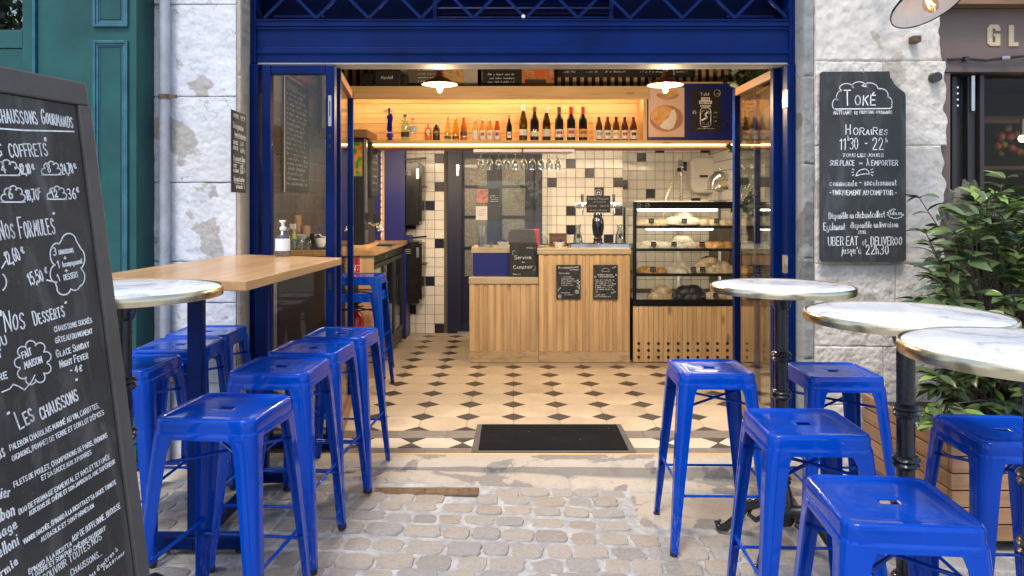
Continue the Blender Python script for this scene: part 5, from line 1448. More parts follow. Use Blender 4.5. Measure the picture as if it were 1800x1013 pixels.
# left wall menu
def wall_menu(mb, W, H, f_):
    for i in range(20): scribble(mb, f_, .06, H - .10 - i * .042, R.uniform(.45, .62), .026, .0034)
    write(mb, f_, 'Boissons', .08, H - .075, .05, .3, .006)
wm = thing('wall_menu', 'tall chalk menu on the left wall seen through the side light', 'menu board', (LX + .012, 6.0, 1.52))
MB().box(0, .012, 0, .74, 0, .95).build('board', slate, wm, bevel=.002)
MB().box(.0125, .018, -.008, .002, -.01, .96).build('frame_edge', white_paint, wm)
mb = MB(); wall_menu(mb, .74, .95, lambda u, v: (.0135, u, v)); mb.build('writing', chalk_dim, wm)
MB().box(0, .05, -1.6, 1.6, 0, .09).build('cornice', old_oak, None, loc=(LX + .003, 6.0, 2.50)); tag(bpy.data.objects['cornice'], 'brown wooden cornice along the top of the left wall', 'cornice')
# things on the side counter behind the glass
def sc_at(px, D=6.0): return Vector((ax(px, D), D, zc + .001))
def cups(label, px, D, n, r, col):
    t = thing('cup_stack', label, 'cups', sc_at(px, D))
    for i in range(n): MB().lathe([(r * .72, 0), (r, .10), (r + .003, .102), (r - .003, .102), (r * .7, .004), (.001, .004)], (0, 0, i * .022), 16).build('cup', col, t, True)
kraft = M('kraft_paper', (.45, .28, .15), .7)
cups('stack of kraft paper cups at the back of the side counter', 522, 6.35, 9, .042, kraft)
cups('shorter stack of kraft paper cups beside white bowls', 537, 6.2, 5, .042, kraft)
for px, nm, D in ((533, 'front', 6.05), (520, 'rear', 6.2)):
    t = thing('bowl_stack', f'stack of white bowls, {nm} of two behind the glass', 'bowls', sc_at(px, D))
    for i in range(4): MB().lathe([(.03, 0), (.062, .05), (.058, .05), (.026, .006), (.001, .006)], (0, 0, i * .022), 18).build('bowl', white_paint, t, True)
t = thing('spray_bottle', 'green yellow spray bottle with white trigger', 'bottle', sc_at(516, 5.98))
MB().lathe([(.028, 0), (.030, .01), (.026, .11), (.012, .15), (.012, .165)], seg=14).build('bottle', M('lime_plastic', (.34, .38, .08), .35), t, True)
MB().box(-.03, .018, -.012, .012, .165, .21).bar((-.03, 0, .185), (-.05, 0, .155), .01, .012).build('trigger', white_paint, t, bevel=.004)
for i, px in enumerate((506, 516, 528, 540)):
    o = MB().lathe([(.024, 0), (.036, .03), (.034, .07), (.024, .085), (.022, .085), (.032, .07), (.034, .03), (.022, .004), (.001, .004)], seg=16).build('tumbler', clear_glass, None, True, loc=sc_at(px, 5.92))
    tag(o, f'round clear tumbler, {("first", "second", "third", "fourth")[i]} of the row behind the glass', 'glass', 'tumblers behind the side light')
t = thing('coffee_tray', 'black tray with white sugar bowl behind the glass', 'tray', sc_at(563, 6.0))
MB().box(-.08, .09, -.07, .07, 0, .018).build('tray', black_plastic, t, bevel=.004)
MB().lathe([(.03, .019), (.05, .06), (.048, .095), (.045, .095), (.045, .06), (.02, .024), (.001, .024)], (0, 0, 0), 18).build('bowl', white_paint, t, True)
mb = MB()
for k in range(14): mb.box(-.04 + R.random() * .07, -.03 + R.random() * .075, -.03, .01, .08, .10 + R.random() * .03)
mb.build('sachets', cream_card, t)
MB().box(-.075, -.045, -.05, .03, .019, .13).build('holder', black_plastic, t, bevel=.004)
t = thing('coffee_press', 'tall glass and chrome jug at the left of the side light', 'jug', sc_at(494, 5.95))
MB().lathe([(.045, 0), (.045, .17), (.043, .17), (.043, .004), (.001, .004)], seg=18).build('jug', clear_glass, t, True)
MB().lathe([(.05, .17), (.05, .185), (.012, .195), (.008, .24), (.001, .25)], seg=16).build('lid', chrome, t, True)

# ivy by the right door
iv = thing('ivy', 'dark ivy trailing down beside the right door leaves', 'ivy', (1.92, 6.0, 0))
pts = [(.0 + .05 * math.sin(i * 1.3), -.02 * i % .1, 2.68 - i * .10) for i in range(15)]
MB().tube(pts, .006, 6).build('stem', bark, iv)
il = MB().add([(0, 0, 0), (.018, .004, .012), (.034, .0, .006), (.026, .004, .022), (.030, 0, .04), (.012, .004, .036), (0, .0, .056), (-.012, .004, .036), (-.030, 0, .04), (-.026, .004, .022), (-.034, 0, .006), (-.018, .004, .012)], [tuple(range(12))]).mesh('leaf'); il.materials.append(leaf_dark)
for k in range(230):
    f = R.random() ** 1.5
    z = 2.70 - f * 1.45
    wdt = .15 if f < .25 else .075
    o = bpy.data.objects.new('leaf', il); COL.objects.link(o); o.parent = iv
    o.location = (R.gauss(0, wdt * .6), R.uniform(-.1, .06), z); o.rotation_euler = (R.uniform(-.9, .6), R.uniform(-.6, .6), R.uniform(-1.2, 1.2)); s = R.uniform(.8, 1.5); o.scale = (s, s, s)

# ---------------------------------------------------------------- green neighbouring shopfront
GY, GX = 3.79, -1.955
gs = thing('green_shopfront', 'teal green panelled wooden shopfront with a window, left of the pier', 'shopfront', (0, GY, 0))
MB().box(-3.6, GX, .02, .24, 0, 3.0).build('carcass', green_paint, gs)
def gx_(px): return ax(px, GY)
def gz(py): return az(py, GY)
MB().box(gx_(66), GX, 0, .0195, 0, 3.0).build('pilaster', green_paint, gs, bevel=.003)
def moulded(xa_, xb_, za, zb):
    g = MB()
    for off, w_, d_ in ((0, .014, -.014), (.014, .012, -.008), (.026, .006, -.004)):
        a, b, c, d = xa_ + off, xb_ - off, za + off, zb - off
        g.box(a, a + w_, d_, -.0005, c, d).box(b - w_, b, d_, -.0005, c, d).box(a + w_, b - w_, d_, -.0005, c, c + w_).box(a + w_, b - w_, d_, -.0005, d - w_, d)
    g.build('panel_moulding', blue_green_trim, gs, bevel=.002)
    MB().box(xa_ + .04, xb_ - .04, -.003, -.0004, za + .04, zb - .04).build('raised_panel', green_paint, gs, bevel=.002)
moulded(gx_(165), gx_(226), gz(48), 2.95)
moulded(gx_(165), gx_(226), .35, gz(72))
MB().box(gx_(62) - .006, gx_(62) + .008, -.016, -.0005, 0, 3.0).build('bead', blue_green_trim, gs)
MB().box(gx_(40), gx_(61) - .006, -.004, .0195, 0, 3.0).box(-3.6, gx_(40) - .001, -.004, .0195, gz(85), gz(53)).build('window_frame', green_paint, gs, bevel=.003)
MB().box(-3.6, gx_(40), .012, .018, gz(52), 2.95).build('window_pane', pane('dark_window', (.25, .27, .26), 1.6, 0, .25), gs)
MB().box(-3.6, gx_(41), .0, .0195, .30, gz(86)).build('stall_panel', green_paint, gs, bevel=.004)
# drainpipe
dp = thing('drainpipe', 'grey white drainpipe between the green shopfront and the pier', 'drainpipe', (ax(288.5, 3.93), 3.935, 0))
MB().tube([(0, 0, 0), (0, 0, 3.0)], .027, 14).build('pipe', M('pipe_grey', (.40, .42, .46), .45, 0, .25, 6, .2, 30), dp, True)
for z in (az(170, 3.93), .45): MB().lathe([(.028, -.012), (.031, -.012), (.031, .012), (.028, .012)], (0, 0, z), 14).box(.025, .07, -.012, -.004, z - .01, z + .01).build('clamp', rust, dp)
MB().box(-.028, .0, .03, .05, 0, 3.0).build('joint_strip', grey_jamb, dp)

# small slate sticking out from the frame
ssb = thing('price_slate', 'narrow chalk price slate hung at the left blue jamb', 'chalkboard', (-1.437, 3.74, az(338, 3.74)))
MB().prism([(0, 0), (.225, 0), (.225, .425), (0, .425)], lambda u, v, t: (t - .05 * u, u, v), -.008, 0).build('board', slate, ssb, bevel=.002)
mb = MB(); f_ = lambda u, v: (.0012 - .05 * u, u, v)
write(mb, f_, 'COMMANDER', .012, .395, .013, .085, .0022); write(mb, f_, 'COMPTOIR', .13, .395, .013, .08, .0022)
ribbon(mb, [(.012, .39), (.10, .388)], .002, f_); ribbon(mb, [(.13, .388), (.21, .387)], .002, f_)
write(mb, f_, 'Bières pression', .01, .335, .030, .17, .004, -.03); write(mb, f_, 'bonnes et artisanales', .035, .295, .022, .185, .0036, -.03); ribbon(mb, [(.035, .288), (.21, .284)], .002, f_)
write(mb, f_, 'DEMI 25CL', .012, .25, .018, .08, .003); write(mb, f_, '3,6€', .13, .25, .022, .05, .0032)
write(mb, f_, 'PINTE 50', .012, .222, .018, .08, .003); write(mb, f_, '6,00€', .13, .215, .022, .055, .0032)
write(mb, f_, 'Vin rouge et blanc', .012, .165, .028, .2, .0038); ribbon(mb, [(.012, .158), (.2, .155)], .002, f_)
write(mb, f_, 'VERRE', .012, .13, .016, .055, .003); write(mb, f_, '3,90€', .12, .128, .02, .06, .003); write(mb, f_, 'PETIT DEMARRE', .012, .105, .014, .085, .003); write(mb, f_, '21,00€', .12, .102, .02, .06, .003)
write(mb, f_, 'Boissons fraiches', .02, .058, .026, .175, .0038); write(mb, f_, 'artisanales', .06, .022, .022, .11, .0034); ribbon(mb, [(.02, .05), (.19, .047)], .002, f_)
for (u, v) in ((.2, .22), (.2, .12), (.195, .03)): ribbon(mb, arc(u, v, .006, .012, 0, 360, 8), .0024, f_)
mb.build('writing', chalk, ssb)

# tall slate with opening hours
TS = SY - .05
ts = thing('hours_slate', 'tall slate with chalk opening hours and a bitten corner', 'chalkboard', at(1517.5, 460, TS))
kx = TS / F
def sx_(px): return (px - 1517.5) * kx
def sz_(py): return (460 - py) * kx
out = [(1446, 460), (1589, 460), (1593, 456), (1592.5, 168), (1590, 162), (1580, 155), (1573, 148), (1568, 139), (1565, 136), (1564, 125.5), (1446, 126), (1442.5, 129), (1442, 456)]
MB().prism([(sx_(a), sz_(b)) for a, b in out], lambda u, v, t: (u, t, v), 0, .016).build('board', blackboard('hours_slate_grey', (.040, .043, .042), .22), ts, bevel=.002)
mb = MB(); f_ = lambda u, v: (u, -.0012, v)
def tw_(s, px0, px1, py, sizepx, wpx=1.5, **kw): write(mb, f_, s, sx_(px0), sz_(py), sizepx * kx, (px1 - px0) * kx, wpx * kx * .82, **kw)
ribbon(mb, [(sx_(a), sz_(b)) for a, b in [(1466, 192), (1566, 191)] + [(1568, 186)]] + [(sx_(a), sz_(b)) for seg in (arc(1558, 180, 10, 10, 30, -70, 6), arc(1548, 168, 13, 12, 30, -80, 7), arc(1528, 156, 15, 10, 0, -150, 8), arc(1510, 153, 13, 9, 0, -170, 8), arc(1488, 157, 13, 10, -10, -170, 8), arc(1478, 172, 8, 12, -80, -200, 7), arc(1470, 184, 7, 10, -60, -220, 7)) for a, b in seg] + [(sx_(1466), sz_(192))], 1.8 * kx, f_)
tw_('T', 1484, 1500, 185, 26, 2.4, jitter=0); tw_('OKÉ', 1503, 1543, 185, 17, 2.4, jitter=.02)
tw_('ARTISANS', 1465, 1497, 201, 6, 1.5); tw_('DE', 1502, 1508, 201, 5, 1.4); tw_('CHAUSSONS', 1511, 1537, 200, 5, 1.4); tw_('GOURMANDS', 1540, 1569, 200, 5, 1.4)
tw_('H', 1487, 1498, 236, 17, 2.0); tw_('OR~A~IR~E~S', 1500, 1563, 237, 12, 1.9)
tw_('11', 1476, 1489, 263, 20, 1.8); tw_('h', 1490, 1494, 247, 8, 1.3); tw_('30', 1494, 1511, 263, 20, 1.8); tw_('-', 1521, 1526, 261, 18, 2); tw_('22', 1534, 1556, 263, 20, 1.8); tw_('h', 1557, 1561, 250, 8, 1.3)
tw_('TOUS LES JOURS', 1481, 1554, 276, 5.5, 1.6)
tw_('SUR PLACE', 1459, 1503, 291, 9, 1.6); tw_('ou', 1510, 1517, 289, 5, 1.4); tw_('À EMPORTER', 1523, 1580, 291, 9, 1.6)
ribbon(mb, [(sx_(a), sz_(b)) for a, b in ((1504, 310), (1507, 303), (1512, 299), (1520, 297), (1526, 300), (1528, 306), (1520, 306), (1512, 307), (1504, 310))], 1.5 * kx, f_)
for a, b, c, d in ((1498, 297, 1501, 299), (1497, 303, 1500, 303), (1498, 309, 1501, 307), (1531, 299, 1534, 297), (1531, 303, 1535, 303), (1531, 307, 1534, 309)): ribbon(mb, [(sx_(a), sz_(b)), (sx_(c), sz_(d))], 1.2 * kx, f_)
tw_('commande', 1458, 1508, 327, 10, 1.6); tw_('-', 1511, 1516, 327, 12, 1.6); tw_('encaissement', 1519, 1578, 326, 10, 1.6)
tw_('- UNIQUEMENT AU COMPTOIR -', 1458, 1577, 343, 8.5, 1.6)
tw_('Disponible en clickandcollect', 1457, 1557, 385, 11, 1.6, ang=.03); tw_('Toke.eu', 1563, 1586, 378, 7, 1.3)
st_ = []
for i in range(25):
    a = math.radians(i * 15); r = 1 if i % 2 else .82
    st_.append((sx_(1574 + 15 * r * math.cos(a)), sz_(376 + 9 * r * math.sin(a))))
ribbon(mb, st_[:19], 1.2 * kx, f_)
tw_('Egalement', 1448, 1487, 405, 12, 1.7, ang=.03); tw_('disponible en livraison', 1495, 1580, 401, 10, 1.6, ang=.02); tw_('SUR', 1508, 1523, 411, 5, 1.5)
tw_('UBER EAT', 1456, 1510, 432, 15, 1.9, ang=.02); tw_('et', 1516, 1524, 431, 11, 1.6); tw_('DELIVEROO', 1531, 1587, 431, 14, 1.9)
tw_('jusqu', 1479, 1505, 446, 12, 1.8); tw_("'a", 1506, 1516, 446, 12, 1.8); tw_('22h30', 1522, 1564, 447, 16, 1.9)
mb.build('writing', chalk, ts)
MB().tube([(sx_(1517), -.003, sz_(128)), (sx_(1517), -.006, sz_(122)), (sx_(1517), .02, sz_(118))], .003, 6).build('hook', steel, ts)

# iron stubs in the pier
for px, py, nm in ((1606, 71, 'square rusty iron stub'), (1642, 137, 'round dark iron bolt')):
    if 'square' in nm: o = MB().box(-.022, .022, -.04, .04, -.018, .018).build('iron_stub', rust, None, bevel=.004, loc=at(px, py, SY - .01))
    else: o = MB().tube([(0, -.035, 0), (0, .03, 0)], [.026, .03], 12).build('iron_stub', black_metal, None, True, loc=at(px, py, SY - .01))
    tag(o, nm + ' set in the cream pier', 'iron fitting')

# wall lamp
wl = thing('wall_lamp', 'white lined enamel wall lamp with clear filament bulb', 'lamp', at(1633, 4, 3.55))
wl.rotation_euler = (math.radians(-26), math.radians(-14), 0)
MB().lathe([(.182, 0), (.178, .008), (.12, .055), (.06, .10), (.04, .14), (.03, .17)], seg=40, cap=False).build('shade', black_metal, wl, True)
MB().lathe([(.180, -.001), (.172, .006), (.116, .050), (.055, .092), (.001, .094)], seg=40, cap=False).build('shade_lining', shade_white, wl, True)
MB().lathe([(.184, -.004), (.184, .004), (.179, .004), (.179, -.004), (.184, -.004)], seg=40, cap=False).build('rim', black_metal, wl, True)
MB().lathe([(.024, .09), (.024, .045), (.016, .03)], seg=14).build('socket', black_metal, wl, True)
MB().lathe([(.014, .035), (.018, .02), (.034, -.005), (.036, -.025), (.024, -.048), (.001, -.056)], seg=18).build('bulb', pane('bulb_glass', (.95, .80, .60), 1.5, 0, .05), wl, True)
fl = MB()
fl.tube([(.014 * math.cos(k * 1.4), .014 * math.sin(k * 1.4), .015 if k % 2 else -.03) for k in range(9)], .0013, 5)
fl.build('filament', bulb_warm, wl)
MB().tube([(0, 0, .17), (0, .02, .30), (0, .2, .42), (0, .45, .30)], .012, 8).build('arm', black_metal, wl, True)

# ---------------------------------------------------------------- neighbouring shop on the right
NY = 4.02
ns = thing('brown_shopfront', 'mauve brown shop fascia with cream letters, right of the pier', 'shopfront', (0, NY, 0))
brown = M('mauve_brown_paint', (.155, .105, .085), .55, 0, .12, 5, .1, 40)
dkb = M('dark_brown_paint', (.035, .026, .022), .5)
def nx_(px): return ax(px, NY)
def nz(py): return az(py, NY)
MB().box(nx_(1655), 4.2, .04, .08, nz(100), nz(12)).build('fascia', brown, ns)
MB().box(nx_(1655), 4.2, .02, .09, nz(126), nz(100.5)).build('lower_rail', M('brown_rail', (.12, .088, .075), .5, 0, .15, 6), ns, bevel=.004)
MB().box(nx_(1655), 4.2, -.05, .08, nz(11), 3.0).build('cornice', old_oak, ns)
MB().box(nx_(1650), nx_(1676), .03, .10, 0, nz(127)).build('jamb', brown, ns)
lp = M('cream_letter', (.58, .44, .27), .6, 0, .15, 20)
kz = NY / F
def letter(poly, name='letter'):
    return MB().prism([((px - 900) * kz, CAMZ - (py - HOR) * kz) for px, py in poly], lambda u, v, t: (u, t, v), .034, .0395).build(name, lp, ns)
g_out = [(1743, 47), (1748, 40.5), (1762, 40.5), (1766, 46), (1766, 52), (1757, 52), (1757, 48), (1752, 48), (1752, 72), (1757, 72), (1757, 62), (1754, 62), (1754, 57), (1766, 57), (1766, 78), (1748, 78.5), (1743, 74)]
letter(g_out); letter([(1781, 41.5), (1790, 41.5), (1790, 72), (1798, 72), (1798, 79), (1781, 79)]); letter([(1811, 60), (1815, 44), (1822, 40.5), (1832, 44), (1836, 60), (1832, 75), (1822, 79), (1815, 75)])
MB().tube([at(1668, 104, NY) - Vector((0, NY - .01, 0)), at(1700, 103, NY) - Vector((0, NY - .005, 0)), at(1735, 106, NY) - Vector((0, NY - .005, 0)), at(1765, 102, NY) - Vector((0, NY, 0)), at(1810, 98, NY) - Vector((0, NY, 0)), (4.2, 0, nz(100))], .007, 8).build('cable', black_metal, ns, True)
MB().box(nx_(1694), nx_(1701), -.012, .02, nz(107), nz(100)).build('cable_clip', black_metal, ns)
MB().tube([at(1759, 103, NY) - Vector((0, NY + .004, 0)), at(1773, 102, NY) - Vector((0, NY + .004, 0))], .012, 8).build('cable_joint', steel, ns, True)
for i, (a, b, y_) in enumerate(((1693, 1702, .10), (1707, 1716, .14), (1719, 1733, .09), (1735, 1743, .06))):
    MB().box(nx_(a), nx_(b), y_, y_ + .05, 0, nz(128)).build('folding_door_stile', M('charcoal_%d' % i, (.022 + .008 * (i % 2), .022, .023), .4), ns, bevel=.003)
MB().box(nx_(1677), nx_(1743), .19, .20, 0, nz(128)).build('folding_door_leaf', M('door_black', (.006, .006, .006), .3), ns)
MB().box(nx_(1722), nx_(1728), .07, .088, nz(192), nz(129)).build('door_handle', steel, ns)
for i in range(4): MB().tube([at(1709, 147 + i * 11, NY) - Vector((0, NY - .138, 0)), at(1709, 147 + i * 11, NY) - Vector((0, NY - .13, 0))], .006, 8).build('bolt', chrome, ns)
MB().box(nx_(1743), 4.2, .9, .95, 0, 2.2).build('inner_wall', M('shop_dark', (.03, .018, .012), .8), ns)
MB().box(nx_(1677), 4.2, .0, .9, -.01, .004).box(nx_(1650), 4.2, .09, .95, nz(126) + .02, nz(126) + .06).build('inner_shell', dkb, ns)
MB().box(nx_(1743), 4.2, .55, .60, nz(196), nz(183)).build('inner_beam', old_oak, ns)
MB().box(nx_(1743), 4.2, .5, .75, nz(290), nz(283)).build('inner_shelf', old_oak, ns)
MB().box(nx_(1743), 4.2, .12, .125, .9, nz(128)).build('window_pane', pane('shop_glass', (.8, .8, .8), 1.25, 0, 0), ns)
for i, (px, py, c, r) in enumerate(((1756, 240, (.30, .10, .10), 16), (1752, 258, (.45, .18, .03), 12), (1763, 255, (.35, .30, .12), 11), (1778, 262, (.40, .10, .12), 13), (1774, 240, (.25, .06, .12), 15), (1792, 268, (.5, .28, .05), 12), (1757, 272, (.12, .22, .10), 11), (1770, 225, (.20, .12, .16), 13), (1788, 235, (.3, .15, .1), 13))):
    o = MB().ball((0, 0, 0), r * .5 * 4.5 / F * 1.3, 14, 9).build('paper_ball', M('ball_%d' % i, tuple(q_ * .45 for q_ in c), .6, 0, .2, 20), None, True, loc=at(px, py, 4.62))
    tag(o, ['dull pink', 'orange', 'olive yellow', 'rose', 'plum', 'amber', 'green', 'grey violet', 'rusty'][i] + ' ball in the dim window of the brown shop', 'ball', 'coloured balls in the brown shop window')
wb = thing('window_bulb', 'warm glowing bulb in the dim brown shop window', 'lamp', at(1797, 244, 4.5))
MB().ball((0, 0, 0), .022, 12, 8).build('bulb', bulb_warm, wb, True)
MB().tube([(0, 0, .02), (0, 0, .12)], .012, 8).build('socket', brass, wb)

# ---------------------------------------------------------------- planter, rocks and shrub
PX, PY, PZ = ax(1675, 3.13), 3.13, .48
pln = thing('planter_box', 'slatted wooden planter box under the green shrub', 'planter', (PX, PY, gz0(PX)))
nbd = 6; bh = (PZ - .04) / nbd
for i in range(nbd):
    z = .04 + i * bh
    MB().box(-.004 - .004 * (i % 2), 1.25, 0, .024, z + .003, z + bh - .003).build('front_board', planter_wood, pln, bevel=.003)
    MB().box(-.006, .018, .026 + .0, .80, z + .003, z + bh - .003).build('side_board', planter_wood_y, pln, bevel=.003)
MB().box(.02, 1.25, .03, .80, .06, PZ - .05).build('soil', M('planter_soil', (.03, .022, .016), .95, 0, .4, 30, .6, 40), pln)
MB().box(.03, .09, .04, .10, 0, .05).box(1.1, 1.16, .04, .10, 0, .05).box(.03, .09, .7, .76, 0, .05).build('foot', old_oak, pln)
def rock(label, c, sx, sy, sz, seed):
    mb = MB(); mb.ball((0, 0, 0), 1, 26, 18)
    V = []
    for v in mb.v:
        p = Vector(v); d = mnoise.fractal(p * 1.1 + Vector((seed, 0, 0)), .9, 2.2, 5) * .45 + (mnoise.cell(p * 1.6 + Vector((seed, 3, 1))) - .5) * .18
        p = p * (1 + d); V.append((p.x * sx, p.y * sy, p.z * sz))
    mb.v = V
    o = mb.build('rock', moss_rock, None, True, loc=c)
    tag(o, label, 'rock')
rock('pointed mossy rock behind the shrub against the dark doors', at(1702, 385, 3.72), .10, .10, .20, 3)
rock('wide grey rock behind the shrub at the right edge', at(1775, 430, 3.70), .22, .14, .20, 8)
rock('low grey rock deep in the shrub', at(1745, 520, 3.75), .30, .14, .28, 5)
sb = thing('shrub', 'glossy green laurel shrub growing in the wooden planter', 'shrub', (PX + .42, PY + .36, PZ - .14))
def leaf_mesh(k, mat):
    L, W = .095, .034 + .004 * k
    V, Fs = [], []
    n = 6
    for i in range(n + 1):
        t = i / n; w = W * .5 * math.sin(math.pi * min(1, t * .96 + .02)) ** .8
        y = L * t; z = -.03 * t * t * (1 + .4 * k) ; V += [(-w, y, z + .18 * w), (0, y, z - .002), (w, y, z + .18 * w)]
    for i in range(n):
        a = i * 3; Fs += [(a, a + 1, a + 4, a + 3), (a + 1, a + 2, a + 5, a + 4)]
    me = MB().add(V, Fs).mesh('leaf', True); me.materials.append(mat); return me
lms = [leaf_mesh(k % 3, m_) for k, m_ in enumerate((leaf_green, leaf_green, leaf_green, leaf_new, leaf_blue, leaf_green))]
rl = random.Random(4)
stems = MB(); nleaf = 0; more = {0: MB(), 3: MB(), 4: MB()}
org = sb.location
def place_leaf(p, d, size, kind):
    global nleaf
    d = d.normalized()
    q = d.to_track_quat('Y', 'Z').to_matrix().to_4x4() @ Matrix.Rotation(rl.uniform(-.7, .7), 4, 'Y')
    if nleaf < 300 and p.y < .12:
        o = bpy.data.objects.new('leaf', lms[kind]); COL.objects.link(o); o.parent = sb
        o.location = p; o.rotation_euler = q.to_euler(); o.scale = (size, size, size); nleaf += 1
    else:
        mb = more[0 if kind not in (3, 4) else kind]
        mt = Matrix.Translation(p) @ q @ Matrix.Scale(size, 4)
        mb.add([mt @ v.co for v in lms[kind].vertices], [tuple(f.vertices) for f in lms[kind].polygons])
tips = []
tgt = []
for k in range(150):
    px, py = rl.uniform(1610, 1860), rl.uniform(340, 745)
    lim = 1640 + max(0, (470 - py)) * .45
    if px < lim and py < 640 and rl.random() < .8: px = lim + rl.uniform(0, 120)
    if 585 < py < 700 and px < 1640: continue
    tgt.append((px, py, rl.uniform(3.0, 3.65)))
tgt += [(1760, 330, 3.35), (1768, 315, 3.35), (1745, 360, 3.3), (1790, 340, 3.4), (1610, 525, 3.5), (1630, 520, 3.4), (1650, 660, 3.1), (1635, 715, 3.05), (1655, 745, 3.0), (1700, 395, 3.2), (1680, 430, 3.2)]
for (px, py, D) in tgt:
    tip = at(px, py, D) - org
    root = Vector((rl.uniform(-.1, .25), rl.uniform(-.1, .15), 0))
    mid = root.lerp(tip, .55) + Vector((0, 0, .08))
    stems.tube([root, mid, tip], [.006, .004, .002], 5)
    dr2 = (tip - mid).normalized()
    nl = rl.randint(8, 13)
    for j in range(nl):
        f = rl.uniform(.55, 1.0)
        p = mid.lerp(tip, f) if j < nl - 4 else tip
        a = rl.uniform(0, 6.28)
        side_ = Vector((math.cos(a), math.sin(a) - .25, rl.uniform(-.25, .5)))
        kd = rl.choice((0, 0, 1, 2, 4, 5)) if rl.random() > .16 else 3
        place_leaf(p, side_ + dr2 * .5, rl.uniform(.7, 1.15), kd)
stems.build('stems', bark, sb)
for k, m_ in ((0, leaf_green), (3, leaf_new), (4, leaf_blue)):
    if more[k].v: tag(more[k].build('more_leaves', m_, sb, True), kind='stuff')

# ---------------------------------------------------------------- round bistro tables
def table(label, cx, cy, zt, r, show_base=True, rot=.4):
    t = thing('bistro_table', label, 'table', (cx, cy, gz0(cx)), 0, 'round marble bistro tables')
    zt -= gz0(cx)
    MB().lathe([(.001, zt - .022), (r - .012, zt - .022), (r - .010, zt - .0015), (r - .013, zt), (.001, zt)], seg=72).build('marble_top', marble, t, True)
    MB().lathe([(r - .009, zt - .001), (r - .004, zt + .0025), (r, zt - .002), (r + .001, zt - .014), (r - .001, zt - .027), (r - .010, zt - .028), (r - .010, zt - .023)], seg=72, cap=False).build('brass_rim', brass, t, True)
    MB().lathe([(.11, zt - .028), (.11, zt - .034), (.045, zt - .045), (.035, zt - .09), (.028, zt - .10)], seg=20).build('top_plate', black_metal, t, True)
    MB().lathe([(.027, .16), (.027, zt - .09)], seg=18).build('column', black_metal, t, True)
    for z in (zt - .30, zt - .36 - .10, .52, .30):
        MB().lathe([(.027, z - .022), (.036, z - .016), (.040, z - .008), (.034, z), (.042, z + .008), (.036, z + .018), (.027, z + .022)], seg=18).build('collar', black_metal, t, True)
    MB().lathe([(.027, .30), (.045, .24), (.055, .18), (.06, .15), (.05, .12), (.001, .12)], seg=18).build('hub', black_metal, t, True)
    for k in range(4):
        a = rot + k * math.pi / 2
        c, s = math.cos(a), math.sin(a)
        f_ = MB().tube([(c * q, s * q, z) for q, z in ((.03, .17), (.09, .185), (.15, .15), (.20, .08), (.245, .03), (.275, .022), (.285, .045), (.268, .055))], [.03, .028, .022, .018, .02, .018, .012, .006], 10)
        f_.tube([(c * q, s * q, z) for q, z in ((.06, .13), (.11, .10), (.14, .115), (.13, .14))], [.014, .012, .01, .006], 8)
        f_.build('claw_foot', black_metal, t, True)
    return t
table('round marble table with brass rim beside the leaning menu board', -1.225, 2.29, 1.125, .296)
table('round marble table with brass rim nearest the right door', 1.141, 3.086, 1.05, .294, rot=.9)
table('round marble table in front of the cream pier and shrub', 1.224, 2.264, 1.05, .296)
table('large round marble table at the right edge, nearest the viewer', 1.20, 1.665, 1.06, .285)

# ---------------------------------------------------------------- wooden bar table
wt_ = thing('bar_table', 'high wooden bar table on navy legs in front of the side light', 'table', (0, 0, 0))
ZT = 1.12
top = [(-.943, 2.58), (-.885, 3.78), (-1.475, 4.035), (-1.55, 3.90), (-1.60, 2.72)]
MB().prism(top, lambda u, v, t: (u, v, t), ZT - .037, ZT).build('top', beech_y, wt_, bevel=.004)
for (x_, y_) in ((-1.265, 2.92), (-1.24, 3.62)):
    MB().box(x_ - .03, x_ + .03, y_ - .02, y_ + .02, .071, ZT - .046).build('post', navy, wt_, bevel=.003)
    MB().box(x_ - .20, x_ + .20, y_ - .03, y_ + .03, .02, .07).build('foot_bar', navy, wt_, bevel=.004)
    MB().box(x_ - .2, x_ + .2, y_ - .025, y_ + .025, ZT - .045, ZT - .0375).build('top_bracket', navy, wt_)
    for s in (-.17, .17): MB().lathe([(.014, 0), (.018, .02)], (x_ + s, y_, 0), 10).build('levelling_foot', rubber, wt_)
MB().bar((-1.262, 2.951, .045), (-1.243, 3.589, .045), .04, .04).build('stretcher', navy, wt_)
gb = thing('gel_bottle', 'clear hand gel pump bottle standing on the wooden bar table', 'bottle', (ax(497.5, 3.88), 3.88, ZT + .0006))
k_ = 3.88 / F
MB().lathe([(.036, 0), (.040, .006), (.040, .098), (.034, .118), (.018, .13), (.016, .136)], seg=24).build('bottle', pane('gel_plastic', (.90, .93, .95), 1.5, .03, .08), gb, True)
MB().lathe([(.0405, .030), (.0405, .095)], seg=20, a0=-math.pi / 2 - 1.4, a1=-math.pi / 2 + 1.4).build('label', M('gel_label', (.75, .77, .78), .4), gb, True)
MB().lathe([(.034, .004), (.036, .03), (.001, .031)], seg=18).build('gel', pane('gel', (.80, .86, .92), 1.33, 0, .04), gb, True)
MB().lathe([(.018, .136), (.018, .156), (.007, .158), (.007, .18)], seg=12).box(-.018, .014, -.009, .009, .18, .192).build('pump', white_plastic, gb, bevel=.003)

